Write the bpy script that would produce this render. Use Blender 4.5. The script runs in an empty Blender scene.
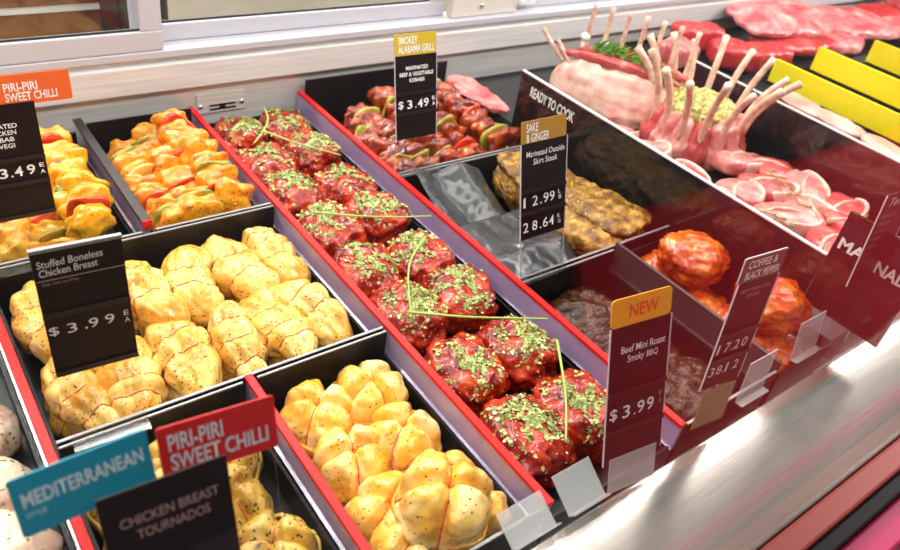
import bpy, bmesh, math, random
from math import sin, cos, pi, exp, radians, sqrt
from mathutils import Vector, Matrix, noise, Euler

random.seed(11)
SC = bpy.context.scene
COL = SC.collection

# ------------------------------------------------------------------ materials
def new_mat(name):
    m = bpy.data.materials.new(name); m.use_nodes = True
    nt = m.node_tree
    return m, nt, nt.nodes['Principled BSDF']

def plain(name, col, rough=.5, metal=0., spec=.5, coat=0., alpha=None):
    m, nt, b = new_mat(name)
    b.inputs['Base Color'].default_value = (*col, 1)
    b.inputs['Roughness'].default_value = rough
    b.inputs['Metallic'].default_value = metal
    b.inputs['Specular IOR Level'].default_value = spec
    b.inputs['Coat Weight'].default_value = coat
    return m

def N(nt, typ, **kw):
    n = nt.nodes.new(typ)
    for k, v in kw.items(): setattr(n, k, v)
    return n

def ramp(nt, fac, stops):
    r = N(nt, 'ShaderNodeValToRGB'); e = r.color_ramp.elements
    e[0].position = stops[0][0]; e[0].color = (*stops[0][1], 1)
    e[1].position = stops[-1][0]; e[1].color = (*stops[-1][1], 1)
    for p, c in stops[1:-1]:
        x = e.new(p); x.color = (*c, 1)
    nt.links.new(fac, r.inputs[0]); return r.outputs[0]

def noise_tex(nt, vec, scale, detail=3, rough=.55):
    n = N(nt, 'ShaderNodeTexNoise'); n.inputs['Scale'].default_value = scale
    n.inputs['Detail'].default_value = detail; n.inputs['Roughness'].default_value = rough
    nt.links.new(vec, n.inputs['Vector']); return n.outputs['Fac']

def mixc(nt, fac, a, b):
    m = N(nt, 'ShaderNodeMix', data_type='RGBA')
    nt.links.new(fac, m.inputs[0])
    for s, v in ((6, a), (7, b)):
        if isinstance(v, tuple): m.inputs[s].default_value = (*v, 1)
        else: nt.links.new(v, m.inputs[s])
    return m.outputs[2]

def shifted_coords(nt):
    """object coordinates moved by a random amount for every object, so copies differ"""
    tc = N(nt, 'ShaderNodeTexCoord'); oi = N(nt, 'ShaderNodeObjectInfo')
    mu = N(nt, 'ShaderNodeMath', operation='MULTIPLY'); mu.inputs[1].default_value = 7.3
    nt.links.new(oi.outputs['Random'], mu.inputs[0])
    ad = N(nt, 'ShaderNodeVectorMath', operation='ADD')
    nt.links.new(tc.outputs['Object'], ad.inputs[0]); nt.links.new(mu.outputs[0], ad.inputs[1])
    return ad.outputs[0]

def meat(name, stops, scale=25, rough=.3, coat=.4, bump=.3, bscale=160, specks=None, detail=4, sss=0., spec=.4, speck2=None, blotch=None):
    """wet, mottled meat: noise colours, seasoning specks (voronoi dots) and a fine bump"""
    m, nt, b = new_mat(name)
    v = shifted_coords(nt)
    c = ramp(nt, noise_tex(nt, v, scale, detail, .6), stops)
    if blotch:
        bs, lo, hi, bc = blotch
        mr = N(nt, 'ShaderNodeMapRange'); mr.inputs[1].default_value = lo; mr.inputs[2].default_value = hi
        nt.links.new(noise_tex(nt, v, bs, 5, .65), mr.inputs[0]); c = mixc(nt, mr.outputs[0], c, bc)
    for sp in (specks, speck2):
        if not sp: continue
        sc_, rad, scol, dens = sp
        vo = N(nt, 'ShaderNodeTexVoronoi'); vo.inputs['Scale'].default_value = sc_
        nt.links.new(v, vo.inputs['Vector'])
        wob = noise_tex(nt, v, sc_ * 2.2, 2)
        sub = N(nt, 'ShaderNodeMath', operation='MULTIPLY_ADD'); sub.inputs[1].default_value = .35; 
        nt.links.new(wob, sub.inputs[0]); nt.links.new(vo.outputs['Distance'], sub.inputs[2])
        lt = N(nt, 'ShaderNodeMath', operation='LESS_THAN'); lt.inputs[1].default_value = rad + .17
        nt.links.new(sub.outputs[0], lt.inputs[0])
        cl = noise_tex(nt, v, 28, 2)
        gt = N(nt, 'ShaderNodeMath', operation='GREATER_THAN'); gt.inputs[1].default_value = dens
        nt.links.new(cl, gt.inputs[0])
        mu = N(nt, 'ShaderNodeMath', operation='MULTIPLY')
        nt.links.new(lt.outputs[0], mu.inputs[0]); nt.links.new(gt.outputs[0], mu.inputs[1])
        c = mixc(nt, mu.outputs[0], c, scol)
    nt.links.new(c, b.inputs['Base Color'])
    b.inputs['Roughness'].default_value = rough
    b.inputs['Specular IOR Level'].default_value = spec
    b.inputs['Coat Weight'].default_value = coat
    b.inputs['Coat Roughness'].default_value = .12
    if sss:
        b.inputs['Subsurface Weight'].default_value = sss
        b.inputs['Subsurface Radius'].default_value = (.012, .005, .003)
        b.inputs['Subsurface Scale'].default_value = 1.
    bp = N(nt, 'ShaderNodeBump'); bp.inputs['Strength'].default_value = bump; bp.inputs['Distance'].default_value = .004
    nt.links.new(noise_tex(nt, v, bscale, 4, .6), bp.inputs['Height'])
    nt.links.new(bp.outputs[0], b.inputs['Normal'])
    return m

M = {}
M['breast'] = meat('marinated_chicken', [(.3, (.68, .28, .022)), (.48, (.84, .48, .085)), (.66, (.90, .64, .23))], 17, .26, .4, .55, 60,
                   specks=(175, .21, (.11, .07, .02), .46), speck2=(110, .16, (.22, .08, .015), .44), blotch=(30, .53, .70, (.60, .22, .015)))
M['round'] = meat('chilli_chicken', [(.3, (.82, .30, .012)), (.48, (.90, .50, .07)), (.66, (.94, .72, .32))], 20, .24, .5, .35, 90,
                  specks=(160, .19, (.20, .04, .008), .47), blotch=(26, .55, .72, (.74, .22, .008)))
M['herbchick'] = meat('herb_chicken', [(.3, (.42, .20, .015)), (.5, (.70, .42, .06)), (.7, (.84, .60, .20))], 22, .3, .35, .35, 100,
                      specks=(120, .25, (.06, .055, .015), .46), speck2=(80, .13, (.16, .09, .015), .4), blotch=(34, .54, .70, (.32, .12, .01)))
M['wrap'] = meat('chicken_fold', [(.35, (.78, .24, .01)), (.65, (.88, .48, .06))], 30, .28, .4, .3, 110)
M['roast'] = meat('red_glazed_beef', [(.28, (.06, .002, .001)), (.45, (.26, .008, .002)), (.60, (.54, .034, .003)), (.76, (.74, .14, .012))], 34, .24, .5, .5, 120, spec=.25,
                  specks=(170, .17, (.92, .62, .50), .50))
M['thigh'] = meat('spiced_thigh', [(.3, (.26, .018, .003)), (.48, (.56, .065, .004)), (.70, (.82, .24, .015))], 24, .2, .6, .6, 90, spec=.35,
                  specks=(130, .16, (.16, .02, .006), .46), blotch=(20, .52, .68, (.40, .035, .006)))
M['kebab'] = meat('orange_chicken', [(.3, (.72, .12, .004)), (.48, (.86, .30, .008)), (.68, (.92, .52, .04))], 30, .2, .6, .3, 90,
                  specks=(150, .23, (.14, .03, .01), .44), blotch=(30, .53, .67, (.62, .09, .004)))
M['kebab_y'] = meat('yellow_chicken', [(.3, (.80, .24, .004)), (.48, (.90, .42, .01)), (.68, (.94, .62, .07))], 30, .2, .6, .3, 90,
                    specks=(150, .2, (.18, .05, .01), .46), blotch=(30, .52, .66, (.72, .16, .004)))
M['beefk'] = meat('smoky_beef', [(.3, (.05, .004, .001)), (.5, (.26, .018, .002)), (.68, (.62, .12, .008))], 34, .16, .7, .5, 100)
M['pep_g'] = meat('green_pepper', [(.3, (.16, .20, .01)), (.7, (.42, .40, .04))], 25, .2, .6, .1, 60, blotch=(40, .5, .7, (.55, .24, .01)))
M['pep_r'] = meat('red_pepper', [(.3, (.50, .012, .003)), (.7, (.74, .06, .006))], 25, .2, .6, .1, 60)
M['pep_y'] = meat('onion', [(.3, (.70, .34, .03)), (.7, (.86, .60, .15))], 25, .2, .6, .1, 60)
M['steak'] = meat('ginger_steak', [(.30, (.04, .012, .002)), (.45, (.20, .08, .006)), (.58, (.42, .21, .018)), (.76, (.66, .42, .07))], 46, .42, .12, 1., 90,
                  specks=(110, .16, (.8, .6, .22), .5), blotch=(22, .50, .68, (.10, .03, .004)))
M['bbq'] = meat('peppered_beef', [(.3, (.006, .002, .001)), (.5, (.035, .011, .004)), (.72, (.11, .038, .012))], 60, .24, .25, .7, 130, spec=.22,
                specks=(150, .18, (.24, .12, .05), .46))
M['lamb'] = meat('lamb_meat', [(.3, (.50, .09, .09)), (.5, (.72, .24, .22)), (.7, (.86, .48, .42))], 26, .35, .3, .35, 90, sss=.0)
M['lambfat'] = meat('lamb_fat', [(.3, (.74, .34, .28)), (.5, (.84, .54, .45)), (.7, (.90, .70, .60))], 28, .38, .25, .3, 80)
M['lambred'] = meat('lamb_red', [(.3, (.42, .03, .035)), (.6, (.66, .12, .11)), (.75, (.82, .38, .33))], 26, .3, .4, .35, 90)
M['redbeef'] = meat('red_beef', [(.3, (.34, .01, .015)), (.6, (.58, .04, .045)), (.8, (.74, .2, .18))], 18, .3, .4, .35, 80)
M['marbled'] = meat('marbled_beef', [(.38, (.50, .07, .08)), (.54, (.70, .20, .20)), (.70, (.86, .50, .45))], 17, .32, .35, .4, 70, detail=6)
M['pork'] = meat('pork', [(.3, (.62, .22, .18)), (.5, (.74, .36, .30)), (.75, (.84, .56, .48))], 14, .35, .3, .2, 80)
M['cutlet'] = meat('cutlet', [(.3, (.82, .28, .16)), (.7, (.92, .46, .30))], 16, .35, .3, .25, 80)
M['pale'] = meat('pale_herb_meat', [(.3, (.50, .28, .20)), (.5, (.66, .46, .32)), (.7, (.78, .66, .50))], 24, .35, .3, .4, 90, specks=(120, .27, (.16, .18, .04), .44))
M['bone'] = meat('bone', [(.35, (.60, .28, .20)), (.6, (.82, .58, .45))], 45, .42, .15, .15, 90)
M['stuffing'] = meat('stuffing', [(.36, (.14, .16, .02)), (.5, (.46, .36, .09)), (.68, (.78, .66, .32))], 90, .6, .0, 1., 150)
M['twine'] = plain('twine', (.50, .10, .04), .7)
M['twine_r'] = plain('twine_red', (.72, .08, .02), .6)
M['skewer'] = plain('skewer', (.74, .55, .30), .6)
M['chive'] = plain('chive', (.36, .52, .10), .4)
M['rosemary'] = plain('rosemary', (.20, .32, .08), .5)
M['parsley'] = plain('parsley', (.20, .42, .05), .5)
M['white_paper'] = plain('white_paper', (.85, .85, .84), .7)

m, nt, b = new_mat('herb_flake')
g = N(nt, 'ShaderNodeNewGeometry')
c = ramp(nt, g.outputs['Random Per Island'], [(0, (.13, .17, .03)), (.35, (.26, .31, .06)), (.7, (.46, .50, .16)), (1, (.68, .68, .34))])
nt.links.new(c, b.inputs['Base Color']); b.inputs['Roughness'].default_value = .6
M['flake'] = m

M['tray'] = plain('black_tray', (.010, .007, .008), .38, 0, .22)
M['tray_rim'] = plain('tray_rim', (.26, .25, .25), .35, .4)
M['tray_grey'] = plain('grey_tray', (.035, .034, .037), .4, 0, .3)
M['cap_red'] = plain('red_cap', (.66, .010, .010), .4, 0, .22)
M['cap_black'] = plain('black_cap', (.03, .026, .026), .35)
M['violet_sheen'] = plain('violet_sheen_acrylic', (.46, .36, .62), .16, .15, .6, .3)  # clear plastic; its violet reflection and lamp sheen are put into the colour
M['lip'] = plain('steel_lip', (.75, .75, .8), .2, 1)
M['board'] = plain('black_board', (.010, .007, .008), .08, 0, .5, .3)
M['board_edge'] = plain('white_edge', (.80, .80, .80), .5)
M['red_paint'] = plain('red_board', (.55, .01, .015), .35)
M['yellow'] = plain('yellow_board', (.88, .74, .005), .4)
M['sign_black'] = plain('sign_black', (.012, .006, .008), .4, 0, .18)
M['sign_edge'] = plain('sign_edge', (.02, .012, .014), .3, 0, .3)
M['white_ink'] = plain('white_ink', (.88, .86, .85), .6)
M['chalk'] = plain('chalk_ink', (.80, .76, .74), .7)
M['dim_ink'] = plain('dim_ink', (.36, .22, .20), .7)
M['teal'] = plain('teal_card', (.008, .27, .40), .45)
M['teal_ink'] = plain('pale_ink', (.62, .70, .76), .6)
M['red_card'] = plain('red_card', (.62, .012, .014), .45)
M['orange_card'] = plain('orange_card', (.82, .13, .025), .45)
M['gold_card'] = plain('gold_card', (.58, .40, .025), .45)
M['ochre_card'] = plain('ochre_card', (.40, .20, .025), .45)
M['amber_card'] = plain('amber_card', (.90, .36, .02), .45)
M['new_ink'] = plain('red_orange_ink', (.82, .07, .01), .5)
M['brown_card'] = plain('brown_card', (.10, .05, .045), .4)
M['yellow_slip'] = plain('yellow_slip', (.50, .40, .10), .5)
M['liner'] = plain('grey_liner', (.045, .045, .048), .24, .2, .6)
M['steel_dark'] = plain('gasket', (.006, .006, .007), .6, 0, .15)
M['magenta'] = plain('magenta_panel', (.42, .008, .08), .5, 0, .25)
M['rail_red'] = plain('red_brown_rail', (.24, .035, .028), .45, 0, .25)
M['frame'] = plain('white_frame', (.54, .525, .58), .45)
M['cream'] = plain('cream_plate', (.70, .66, .60), .4)
M['screw'] = plain('screw', (.6, .6, .6), .3, 1)
M['black'] = plain('black_plastic', (.01, .01, .012), .4)

def brushed(name, col, rough, sc=(2, 60, 60), var=.12, bump=.02):
    m, nt, b = new_mat(name)
    tc = N(nt, 'ShaderNodeTexCoord'); mp = N(nt, 'ShaderNodeMapping')
    mp.inputs['Scale'].default_value = sc
    nt.links.new(tc.outputs['Object'], mp.inputs[0])
    f = noise_tex(nt, mp.outputs[0], 3., 5)
    c = ramp(nt, f, [(.3, tuple(x * (1 - var) for x in col)), (.7, tuple(min(1, x * (1 + var)) for x in col))])
    nt.links.new(c, b.inputs['Base Color'])
    b.inputs['Metallic'].default_value = .75
    b.inputs['Roughness'].default_value = rough
    return m
M['steel'] = brushed('brushed_steel', (.66, .65, .63), .40)
M['steel'].node_tree.nodes['Principled BSDF'].inputs['Metallic'].default_value = .35
M['ledge'] = brushed('ledge_steel', (.46, .42, .39), .18)
M['panel_white'] = brushed('pale_steel', (.74, .73, .73), .5)
M['panel_white'].node_tree.nodes['Principled BSDF'].inputs['Metallic'].default_value = .2

def clear(name, tint, ior=1.45, rough=0.02, gain=1.0):
    """thin clear sheet: lets light straight through and reflects by Fresnel"""
    m = bpy.data.materials.new(name); m.use_nodes = True; nt = m.node_tree
    nt.nodes.clear()
    out = N(nt, 'ShaderNodeOutputMaterial'); mx = N(nt, 'ShaderNodeMixShader')
    t = N(nt, 'ShaderNodeBsdfTransparent'); t.inputs[0].default_value = (*tint, 1)
    gl = N(nt, 'ShaderNodeBsdfGlossy'); gl.inputs['Roughness'].default_value = rough
    fr = N(nt, 'ShaderNodeFresnel'); ge = N(nt, 'ShaderNodeNewGeometry')
    iv = N(nt, 'ShaderNodeMapRange'); iv.inputs[3].default_value = ior; iv.inputs[4].default_value = 1 / ior   # same index from both sides of a thin sheet
    nt.links.new(ge.outputs['Backfacing'], iv.inputs[0]); nt.links.new(iv.outputs[0], fr.inputs[0])
    mu = N(nt, 'ShaderNodeMath', operation='MULTIPLY'); mu.inputs[1].default_value = gain
    nt.links.new(fr.outputs[0], mu.inputs[0])
    nt.links.new(mu.outputs[0], mx.inputs[0]); nt.links.new(t.outputs[0], mx.inputs[1]); nt.links.new(gl.outputs[0], mx.inputs[2])
    nt.links.new(mx.outputs[0], out.inputs[0])
    return m
M['glass'] = clear('glass', (.97, .98, .98), 1.45)
M['acrylic'] = clear('clear_acrylic', (.90, .90, .91), 1.5, .06, 1.0)

m, nt, b = new_mat('frosted_acrylic')
b.inputs['Base Color'].default_value = (.8, .8, .8, 1); b.inputs['Roughness'].default_value = .12
mx = N(nt, 'ShaderNodeMixShader'); mx.inputs[0].default_value = .32
tr = N(nt, 'ShaderNodeBsdfTransparent'); tr.inputs[0].default_value = (.95, .95, .95, 1)
nt.links.new(tr.outputs[0], mx.inputs[1]); nt.links.new(b.outputs[0], mx.inputs[2])
nt.links.new(mx.outputs[0], nt.nodes['Material Output'].inputs[0])
M['frosted'] = m

def wall_mat(name, a, b_, sc=6, rough=.7):
    m, nt, b = new_mat(name)
    tc = N(nt, 'ShaderNodeTexCoord')
    nt.links.new(ramp(nt, noise_tex(nt, tc.outputs['Object'], sc, 4), [(.35, a), (.65, b_)]), b.inputs['Base Color'])
    b.inputs['Roughness'].default_value = rough
    return m
M['floor'] = wall_mat('floor_tiles', (.22, .20, .19), (.28, .26, .25))
M['wall_cream'] = wall_mat('back_room_wall', (.52, .46, .36), (.62, .56, .46))
M['wall_dark'] = wall_mat('shop_wall', (.05, .05, .055), (.07, .068, .07))
M['block_red'] = wall_mat('red_block', (.62, .010, .024), (.68, .014, .03), 3)
M['ceiling'] = wall_mat('ceiling_paint', (.5, .5, .5), (.55, .55, .55))
M['brown_wood'] = wall_mat('brown_counter', (.16, .05, .02), (.26, .09, .04), 10)

# ------------------------------------------------------------------ mesh helpers
def obj(name, verts, faces, mat, parent=None, smooth=False, mats=None, fidx=None):
    me = bpy.data.meshes.new(name)
    me.from_pydata([tuple(v) for v in verts], [], faces)
    if mats:
        for x in mats: me.materials.append(x)
        for p, i in zip(me.polygons, fidx): p.material_index = i
    else:
        me.materials.append(mat)
    if smooth:
        for p in me.polygons: p.use_smooth = True
    me.update()
    o = bpy.data.objects.new(name, me); COL.objects.link(o)
    if parent: o.parent = parent
    return o

def from_bm(name, bm, mat, parent=None, smooth=False):
    me = bpy.data.meshes.new(name); bm.normal_update(); bm.to_mesh(me); bm.free()
    me.materials.append(mat)
    if smooth:
        for p in me.polygons: p.use_smooth = True
    o = bpy.data.objects.new(name, me); COL.objects.link(o)
    if parent: o.parent = parent
    return o

def add_box(bm, x0, x1, y0, y1, z0, z1, bev=0.):
    vs = [bm.verts.new((x, y, z)) for z in (z0, z1) for y in (y0, y1) for x in (x0, x1)]
    fs = [bm.faces.new([vs[i] for i in f]) for f in ((0, 2, 3, 1), (4, 5, 7, 6), (0, 1, 5, 4), (2, 6, 7, 3), (0, 4, 6, 2), (1, 3, 7, 5))]
    if bev:
        es = {e for f in fs for e in f.edges}
        bmesh.ops.bevel(bm, geom=list(es), offset=bev, segments=2, affect='EDGES', profile=.5)

def box(name, x0, x1, y0, y1, z0, z1, mat, parent=None, bev=0.):
    bm = bmesh.new(); add_box(bm, x0, x1, y0, y1, z0, z1, bev)
    return from_bm(name, bm, mat, parent)

def empty(name, loc=(0, 0, 0), rot=None):
    o = bpy.data.objects.new(name, None); COL.objects.link(o)
    o.empty_display_size = .03; o.location = loc
    if rot: o.rotation_euler = rot
    return o

def tag(o, label=None, cat=None, group=None, kind=None):
    if label: o['label'] = label
    if cat: o['category'] = cat
    if group: o['group'] = group
    if kind: o['kind'] = kind
    return o

KIDS = {}
def kids(o): return [c for c in o.children]
def copy_tree(o, parent=None):
    c = o.copy(); COL.objects.link(c)
    if parent: c.parent = parent
    for ch in list(o.children): copy_tree(ch, c)
    return c

_ico = {}
def ico(n):
    if n not in _ico:
        bm = bmesh.new(); bmesh.ops.create_icosphere(bm, subdivisions=n, radius=1.)
        bm.verts.ensure_lookup_table()
        _ico[n] = ([v.co.copy() for v in bm.verts], [[v.index for v in f.verts] for f in bm.faces]); bm.free()
    return _ico[n]

def blob(name, fn, mat, parent=None, sub=5):
    vs, fs = ico(sub)
    return obj(name, [fn(v) for v in vs], fs, mat, parent, True)

def sq(p, n):
    """unit vector onto a superquadric of power n"""
    r = (abs(p.x) ** n + abs(p.y) ** n + abs(p.z) ** n) ** (1. / n)
    return p / r

def fr(p, seed, octs=3, s=1., lac=2.1, gain=.5):
    a = 1.; t = 0.; q = p * s + Vector((seed * 3.17, seed * 1.31, seed * 2.23))
    for _ in range(octs):
        t += a * noise.noise(q); q = q * lac; a *= gain
    return t

def tube_data(path, r, seg=8, closed=False, rfn=None):
    n = len(path); V = []; F = []
    for i, p in enumerate(path):
        p = Vector(p)
        a = Vector(path[(i - 1) % n] if closed or i > 0 else path[0]); c = Vector(path[(i + 1) % n] if closed or i < n - 1 else path[-1])
        t = (c - a).normalized()
        u = t.orthogonal().normalized() if i == 0 else (pu - t * pu.dot(t)).normalized()
        pu = u; w = t.cross(u)
        rr = r if rfn is None else rfn(i / (n - 1))
        for k in range(seg):
            an = 2 * pi * k / seg
            V.append(p + (u * cos(an) + w * sin(an)) * rr)
    m = n if closed else n - 1
    for i in range(m):
        for k in range(seg):
            F.append([i * seg + k, i * seg + (k + 1) % seg, ((i + 1) % n) * seg + (k + 1) % seg, ((i + 1) % n) * seg + k])
    if not closed:
        F.append(list(range(seg))[::-1]); F.append([(n - 1) * seg + k for k in range(seg)])
    return V, F

def tube(name, path, r, mat, parent=None, seg=8, closed=False, rfn=None):
    V, F = tube_data(path, r, seg, closed, rfn)
    return obj(name, V, F, mat, parent, True)

def merge_data(parts):
    V = []; F = []
    for v, f in parts:
        o = len(V); V += v; F += [[i + o for i in q] for q in f]
    return V, F

# ------------------------------------------------------------------ lettering
def text_mesh(s, bold=0., shear=0.):
    cu = bpy.data.curves.new('lettering', 'FONT'); cu.body = s; cu.size = 1.; cu.offset = bold; cu.shear = shear
    cu.resolution_u = 3
    o = bpy.data.objects.new('lettering', cu); COL.objects.link(o)
    dg = bpy.context.evaluated_depsgraph_get()
    me = bpy.data.meshes.new_from_object(o.evaluated_get(dg))
    if bold and any(q.co.x != q.co.x or q.co.y != q.co.y for q in me.vertices):
        bpy.data.objects.remove(o); bpy.data.curves.remove(cu)
        return text_mesh(s, 0., shear)
    bpy.data.objects.remove(o); bpy.data.curves.remove(cu)
    return me

def lettering(parent, s, u0, u1, v, h, mat, bold=0., shear=0., y=-.0003, slope=0., name='lettering'):
    """letters on the front (-y) face of a card: from u0 to u1, baseline v, height h"""
    me = text_mesh(s, bold, shear)
    xs = [q.co.x for q in me.vertices]; ys = [q.co.y for q in me.vertices]
    x0, x1, top = min(xs), max(xs), max(ys)
    base = min(ys) if s.upper() == s else 0.
    for q in me.vertices:
        uu = u0 + (q.co.x - x0) / (x1 - x0) * (u1 - u0)
        q.co = (uu, y, v + (q.co.y - base) / (top - base) * h + slope * (uu - u0))
    me.materials.clear(); me.materials.append(mat)
    o = bpy.data.objects.new(name, me); COL.objects.link(o); o.parent = parent
    return o

# ------------------------------------------------------------------ setting
def struct(o): o['kind'] = 'structure'; return o
struct(box('floor', -4, 7, -4, 6, -1.05, -.95, M['floor']))
struct(box('ceiling', -4, 7, -4, 6, 2.2, 2.3, M['ceiling']))
wb = struct(box('wall_back', -4, 7, 3.2, 3.3, -.95, 2.2, M['wall_cream']))
struct(box('wall_front', -4, 7, -2.2, -2.1, -.95, 2.2, M['wall_dark']))
struct(box('wall_left', -4.1, -4, -4, 6, -.95, 2.2, M['wall_dark']))
struct(box('wall_right', 7, 7.1, -4, 6, -.95, 2.2, M['wall_cream']))

# display case -----------------------------------------------------------------
CX0, CX1 = -.5, 4.2
case = empty('display_case', (0, .8, -.95))
tag(case, 'long stainless steel refrigerated meat display case holding all the trays', 'display case')
def cpart(o):
    o.parent = case; o.location = Vector(o.location) - Vector((0, .8, -.95)); return o
cpart(box('cabinet_body', CX0, CX1, .13, 1.56, -.95, -.15, M['panel_white']))
cpart(box('deck', CX0, CX1, .30, 1.478, -.149, -.102, M['steel']))
cpart(box('front_ledge', CX0, CX1, .147, .298, -.149, -.022, M['ledge'], bev=.003))
cpart(box('bumper_rail', CX0, CX1, .112, .145, -.12, -.02, M['rail_red'], bev=.004))
cpart(box('gasket', CX0, CX1, .091, .1115, -.12, -.028, M['steel_dark'], bev=.003))
cpart(box('kick_panel', CX0, CX1, .05, .0905, -.95, -.045, M['magenta'], bev=.004))
bp = box('back_panel', CX0, CX1, 1.48, 1.50, -.15, .042, M['steel']); cpart(bp)
cpart(box('upper_back_panel', CX0, CX1, 1.468, 1.50, .0425, .101, M['panel_white'], bev=.003))
cpart(box('back_sill', CX0, CX1, 1.480, 1.54, .1015, .112, M['steel']))
cpart(box('door_track', CX0, CX1, 1.470, 1.54, .1125, .128, M['frame'], bev=.002))
vp_ = cpart(box('vent_plate', .545, .652, 1.4765, 1.4795, -.024, .021, M['steel'], bev=.001))
for x0, x1, z in ((.572, .632, -.007), (.572, .632, -.016)):
    s = box('vent_slot', x0, x1, 1.4755, 1.4763, z - .002, z + .002, M['black']); s.parent = vp_
    s.location = (0, 0, 0)
s = box('vent_slot', .594, .608, 1.4755, 1.4762, -.018, -.005, M['black']); s.parent = vp_
for x in (.552, .645):
    V, F = tube_data([(x, 1.4765, -.006), (x, 1.4735, -.006)], .0045, 12)
    s = obj('screw', V, F, M['screw'], vp_, True)
# front glass, leaning back towards the staff side
bm = bmesh.new(); add_box(bm, CX0, CX1, -.003, .003, 0, 1.05)
gl = from_bm('front_glass', bm, M['glass'], case)
gl.location = Vector((0, .150, -.02)) - Vector((0, .8, -.95)); gl.rotation_euler = (radians(-14), 0, 0)

def sliding_window(name, x0, x1, y, z0, zt, bar, side):
    w = empty(name, ((x0 + x1) / 2, y, z0)); struct(w)
    def wp(o): o.parent = w; o.location = -Vector(w.location); return o
    bm = bmesh.new()
    add_box(bm, x0, x1, y - .012, y + .012, z0, z0 + bar, .003)
    add_box(bm, x0, x1, y - .012, y + .012, zt - bar, zt, .003)
    add_box(bm, x0, x0 + side, y - .011, y + .011, z0 + bar, zt - bar, .002)
    add_box(bm, x1 - side, x1, y - .011, y + .011, z0 + bar, zt - bar, .002)
    wp(from_bm('window_frame', bm, M['frame']))
    bm = bmesh.new()
    for (a, b_, c, d) in ((x0 + side, x1 - side, z0 + bar, z0 + bar + .004),):
        add_box(bm, a, b_, y - .006, y - .002, c, d)
    wp(from_bm('gasket', bm, M['tray_grey']))
    wp(box('pane', x0 + side, x1 - side, y - .002, y + .002, z0 + bar, zt - bar, M['glass']))
    return w
sliding_window('window_1', -.46, .484, 1.484, .1285, .78, .040, .042)
sliding_window('window_2', .44, 1.205, 1.525, .1285, .80, .036, .045)
sliding_window('window_3', 1.44, 2.9, 1.525, .1285, .80, .036, .045)
# plate between the sliding windows
sp = empty('door_stop_plate', (1.31, 1.50, .1285)); 
tag(sp, 'cream metal door stop plate with one screw between the sliding windows', 'metal plate')
def rel(o, p): o.parent = p; o.location = Vector(o.location) - Vector(p.location); return o
bm = bmesh.new(); add_box(bm, 1.21, 1.43, 1.487, 1.512, .1285, .60, .004); rel(from_bm('plate', bm, M['cream']), sp)
V, F = tube_data([(1.305, 1.487, .155), (1.305, 1.484, .155)], .006, 12); rel(obj('screw', V, F, M['screw'], None, True), sp)
bm = bmesh.new(); add_box(bm, 1.432, 1.485, 1.478, 1.498, .150, .163, .002); add_box(bm, 1.45, 1.470, 1.476, 1.498, .163, .176, .002)
rel(from_bm('catch', bm, M['white_paper']), sp)

# red counter, added and unseen: it gives the red reflection in the front glass
rc = empty('red_reflection_block', (3.6, -1.3, -.95)); tag(rc, 'red counter added unseen across the aisle, reflected in the front glass', 'block')
rel(box('front_panel', 1.60, 5.6, -1.04, -1.0, -.90, .10, M['block_red']), rc)
rel(box('carcass', 1.62, 5.58, -1.6, -1.0405, -.95, .10, M['black']), rc)
rel(box('worktop', 1.58, 5.62, -1.62, -.985, .1005, .13, M['black'], bev=.004), rc)

# things in the preparation room behind the windows
bc = empty('preparation_bench', (-.15, 2.2, -.95)); tag(bc, 'dark red brown bench with a pale strip seen through the left sliding window', 'bench')
rel(box('worktop', -.9, .62, 2.0, 2.5, .18, .22, M['frame'], bev=.004), bc)
rel(box('body', -.88, .60, 2.02, 2.48, -.95, .18, M['brown_wood']), bc)
rel(box('edge_strip', -.88, .60, 2.008, 2.0195, .024, .036, M['white_paper']), bc)
bk = empty('waste_bin', (.56, 1.86, -.95)); tag(bk, 'black bin in front of the red brown bench, behind the left window', 'bin')
bm = bmesh.new(); add_box(bm, .492, .605, 1.78, 1.95, -.95, .28, .01); rel(from_bm('body', bm, M['black']), bk)
rel(box('lid', .488, .609, 1.775, 1.955, .2805, .30, M['black'], bev=.006), bk)

# ------------------------------------------------------------------ trays and dividers
ZF = -.095
def tray(x0, x1, y0, y1, label, zs=-.045, zfb=-.003, mat='tray', rim=True, zb=None, zf=ZF):
    t = empty('meat_tray', ((x0 + x1) / 2, (y0 + y1) / 2, -.1015)); tag(t, label, 'tray')
    th = .004; bm = bmesh.new()
    add_box(bm, x0, x1, y0, y1, -.1015, zf)
    add_box(bm, x0, x1, y0, y0 + th, zf, zfb); add_box(bm, x0, x1, y1 - th, y1, zf, zb if zb is not None else zfb)
    add_box(bm, x0, x0 + th, y0 + th, y1 - th, zf, zs); add_box(bm, x1 - th, x1, y0 + th, y1 - th, zf, zs)
    rel(from_bm('body', bm, M[mat]), t)
    if rim:
        zz = zb if zb is not None else zfb
        rel(box('rim', x0, x1, y0 - .002, y0 + th - .001, zfb, zfb + .0028, M['tray_rim'], bev=.001), t)
        rel(box('rim', x0, x1, y1 - th + .001, y1 + .001, zz, zz + .0028, M['tray_rim'], bev=.001), t)
    return t
tray(.064, .292, 1.066, 1.442, 'black tray of yellow chicken kebabs at the back left')
tray(.313, .518, 1.066, 1.442, 'black tray of orange chicken kebabs beside the long red roast tray', zb=.012)
tray(.064, .518, .690, 1.058, 'wide black tray of stuffed chicken breasts behind the price card')
tray(.064, .292, .322, .682, 'black tray of herb seasoned tournados behind the teal card')
tray(.312, .518, .322, .682, 'black tray of round chilli chicken tournados at the front')
tray(.535, .773, .322, 1.462, 'long black tray holding two rows of red herbed roasts', zs=-.05, zfb=-.04, rim=False)
tray(.793, 1.196, 1.068, 1.462, 'black tray of dark red beef kebabs at the back', zb=.03)
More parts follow.
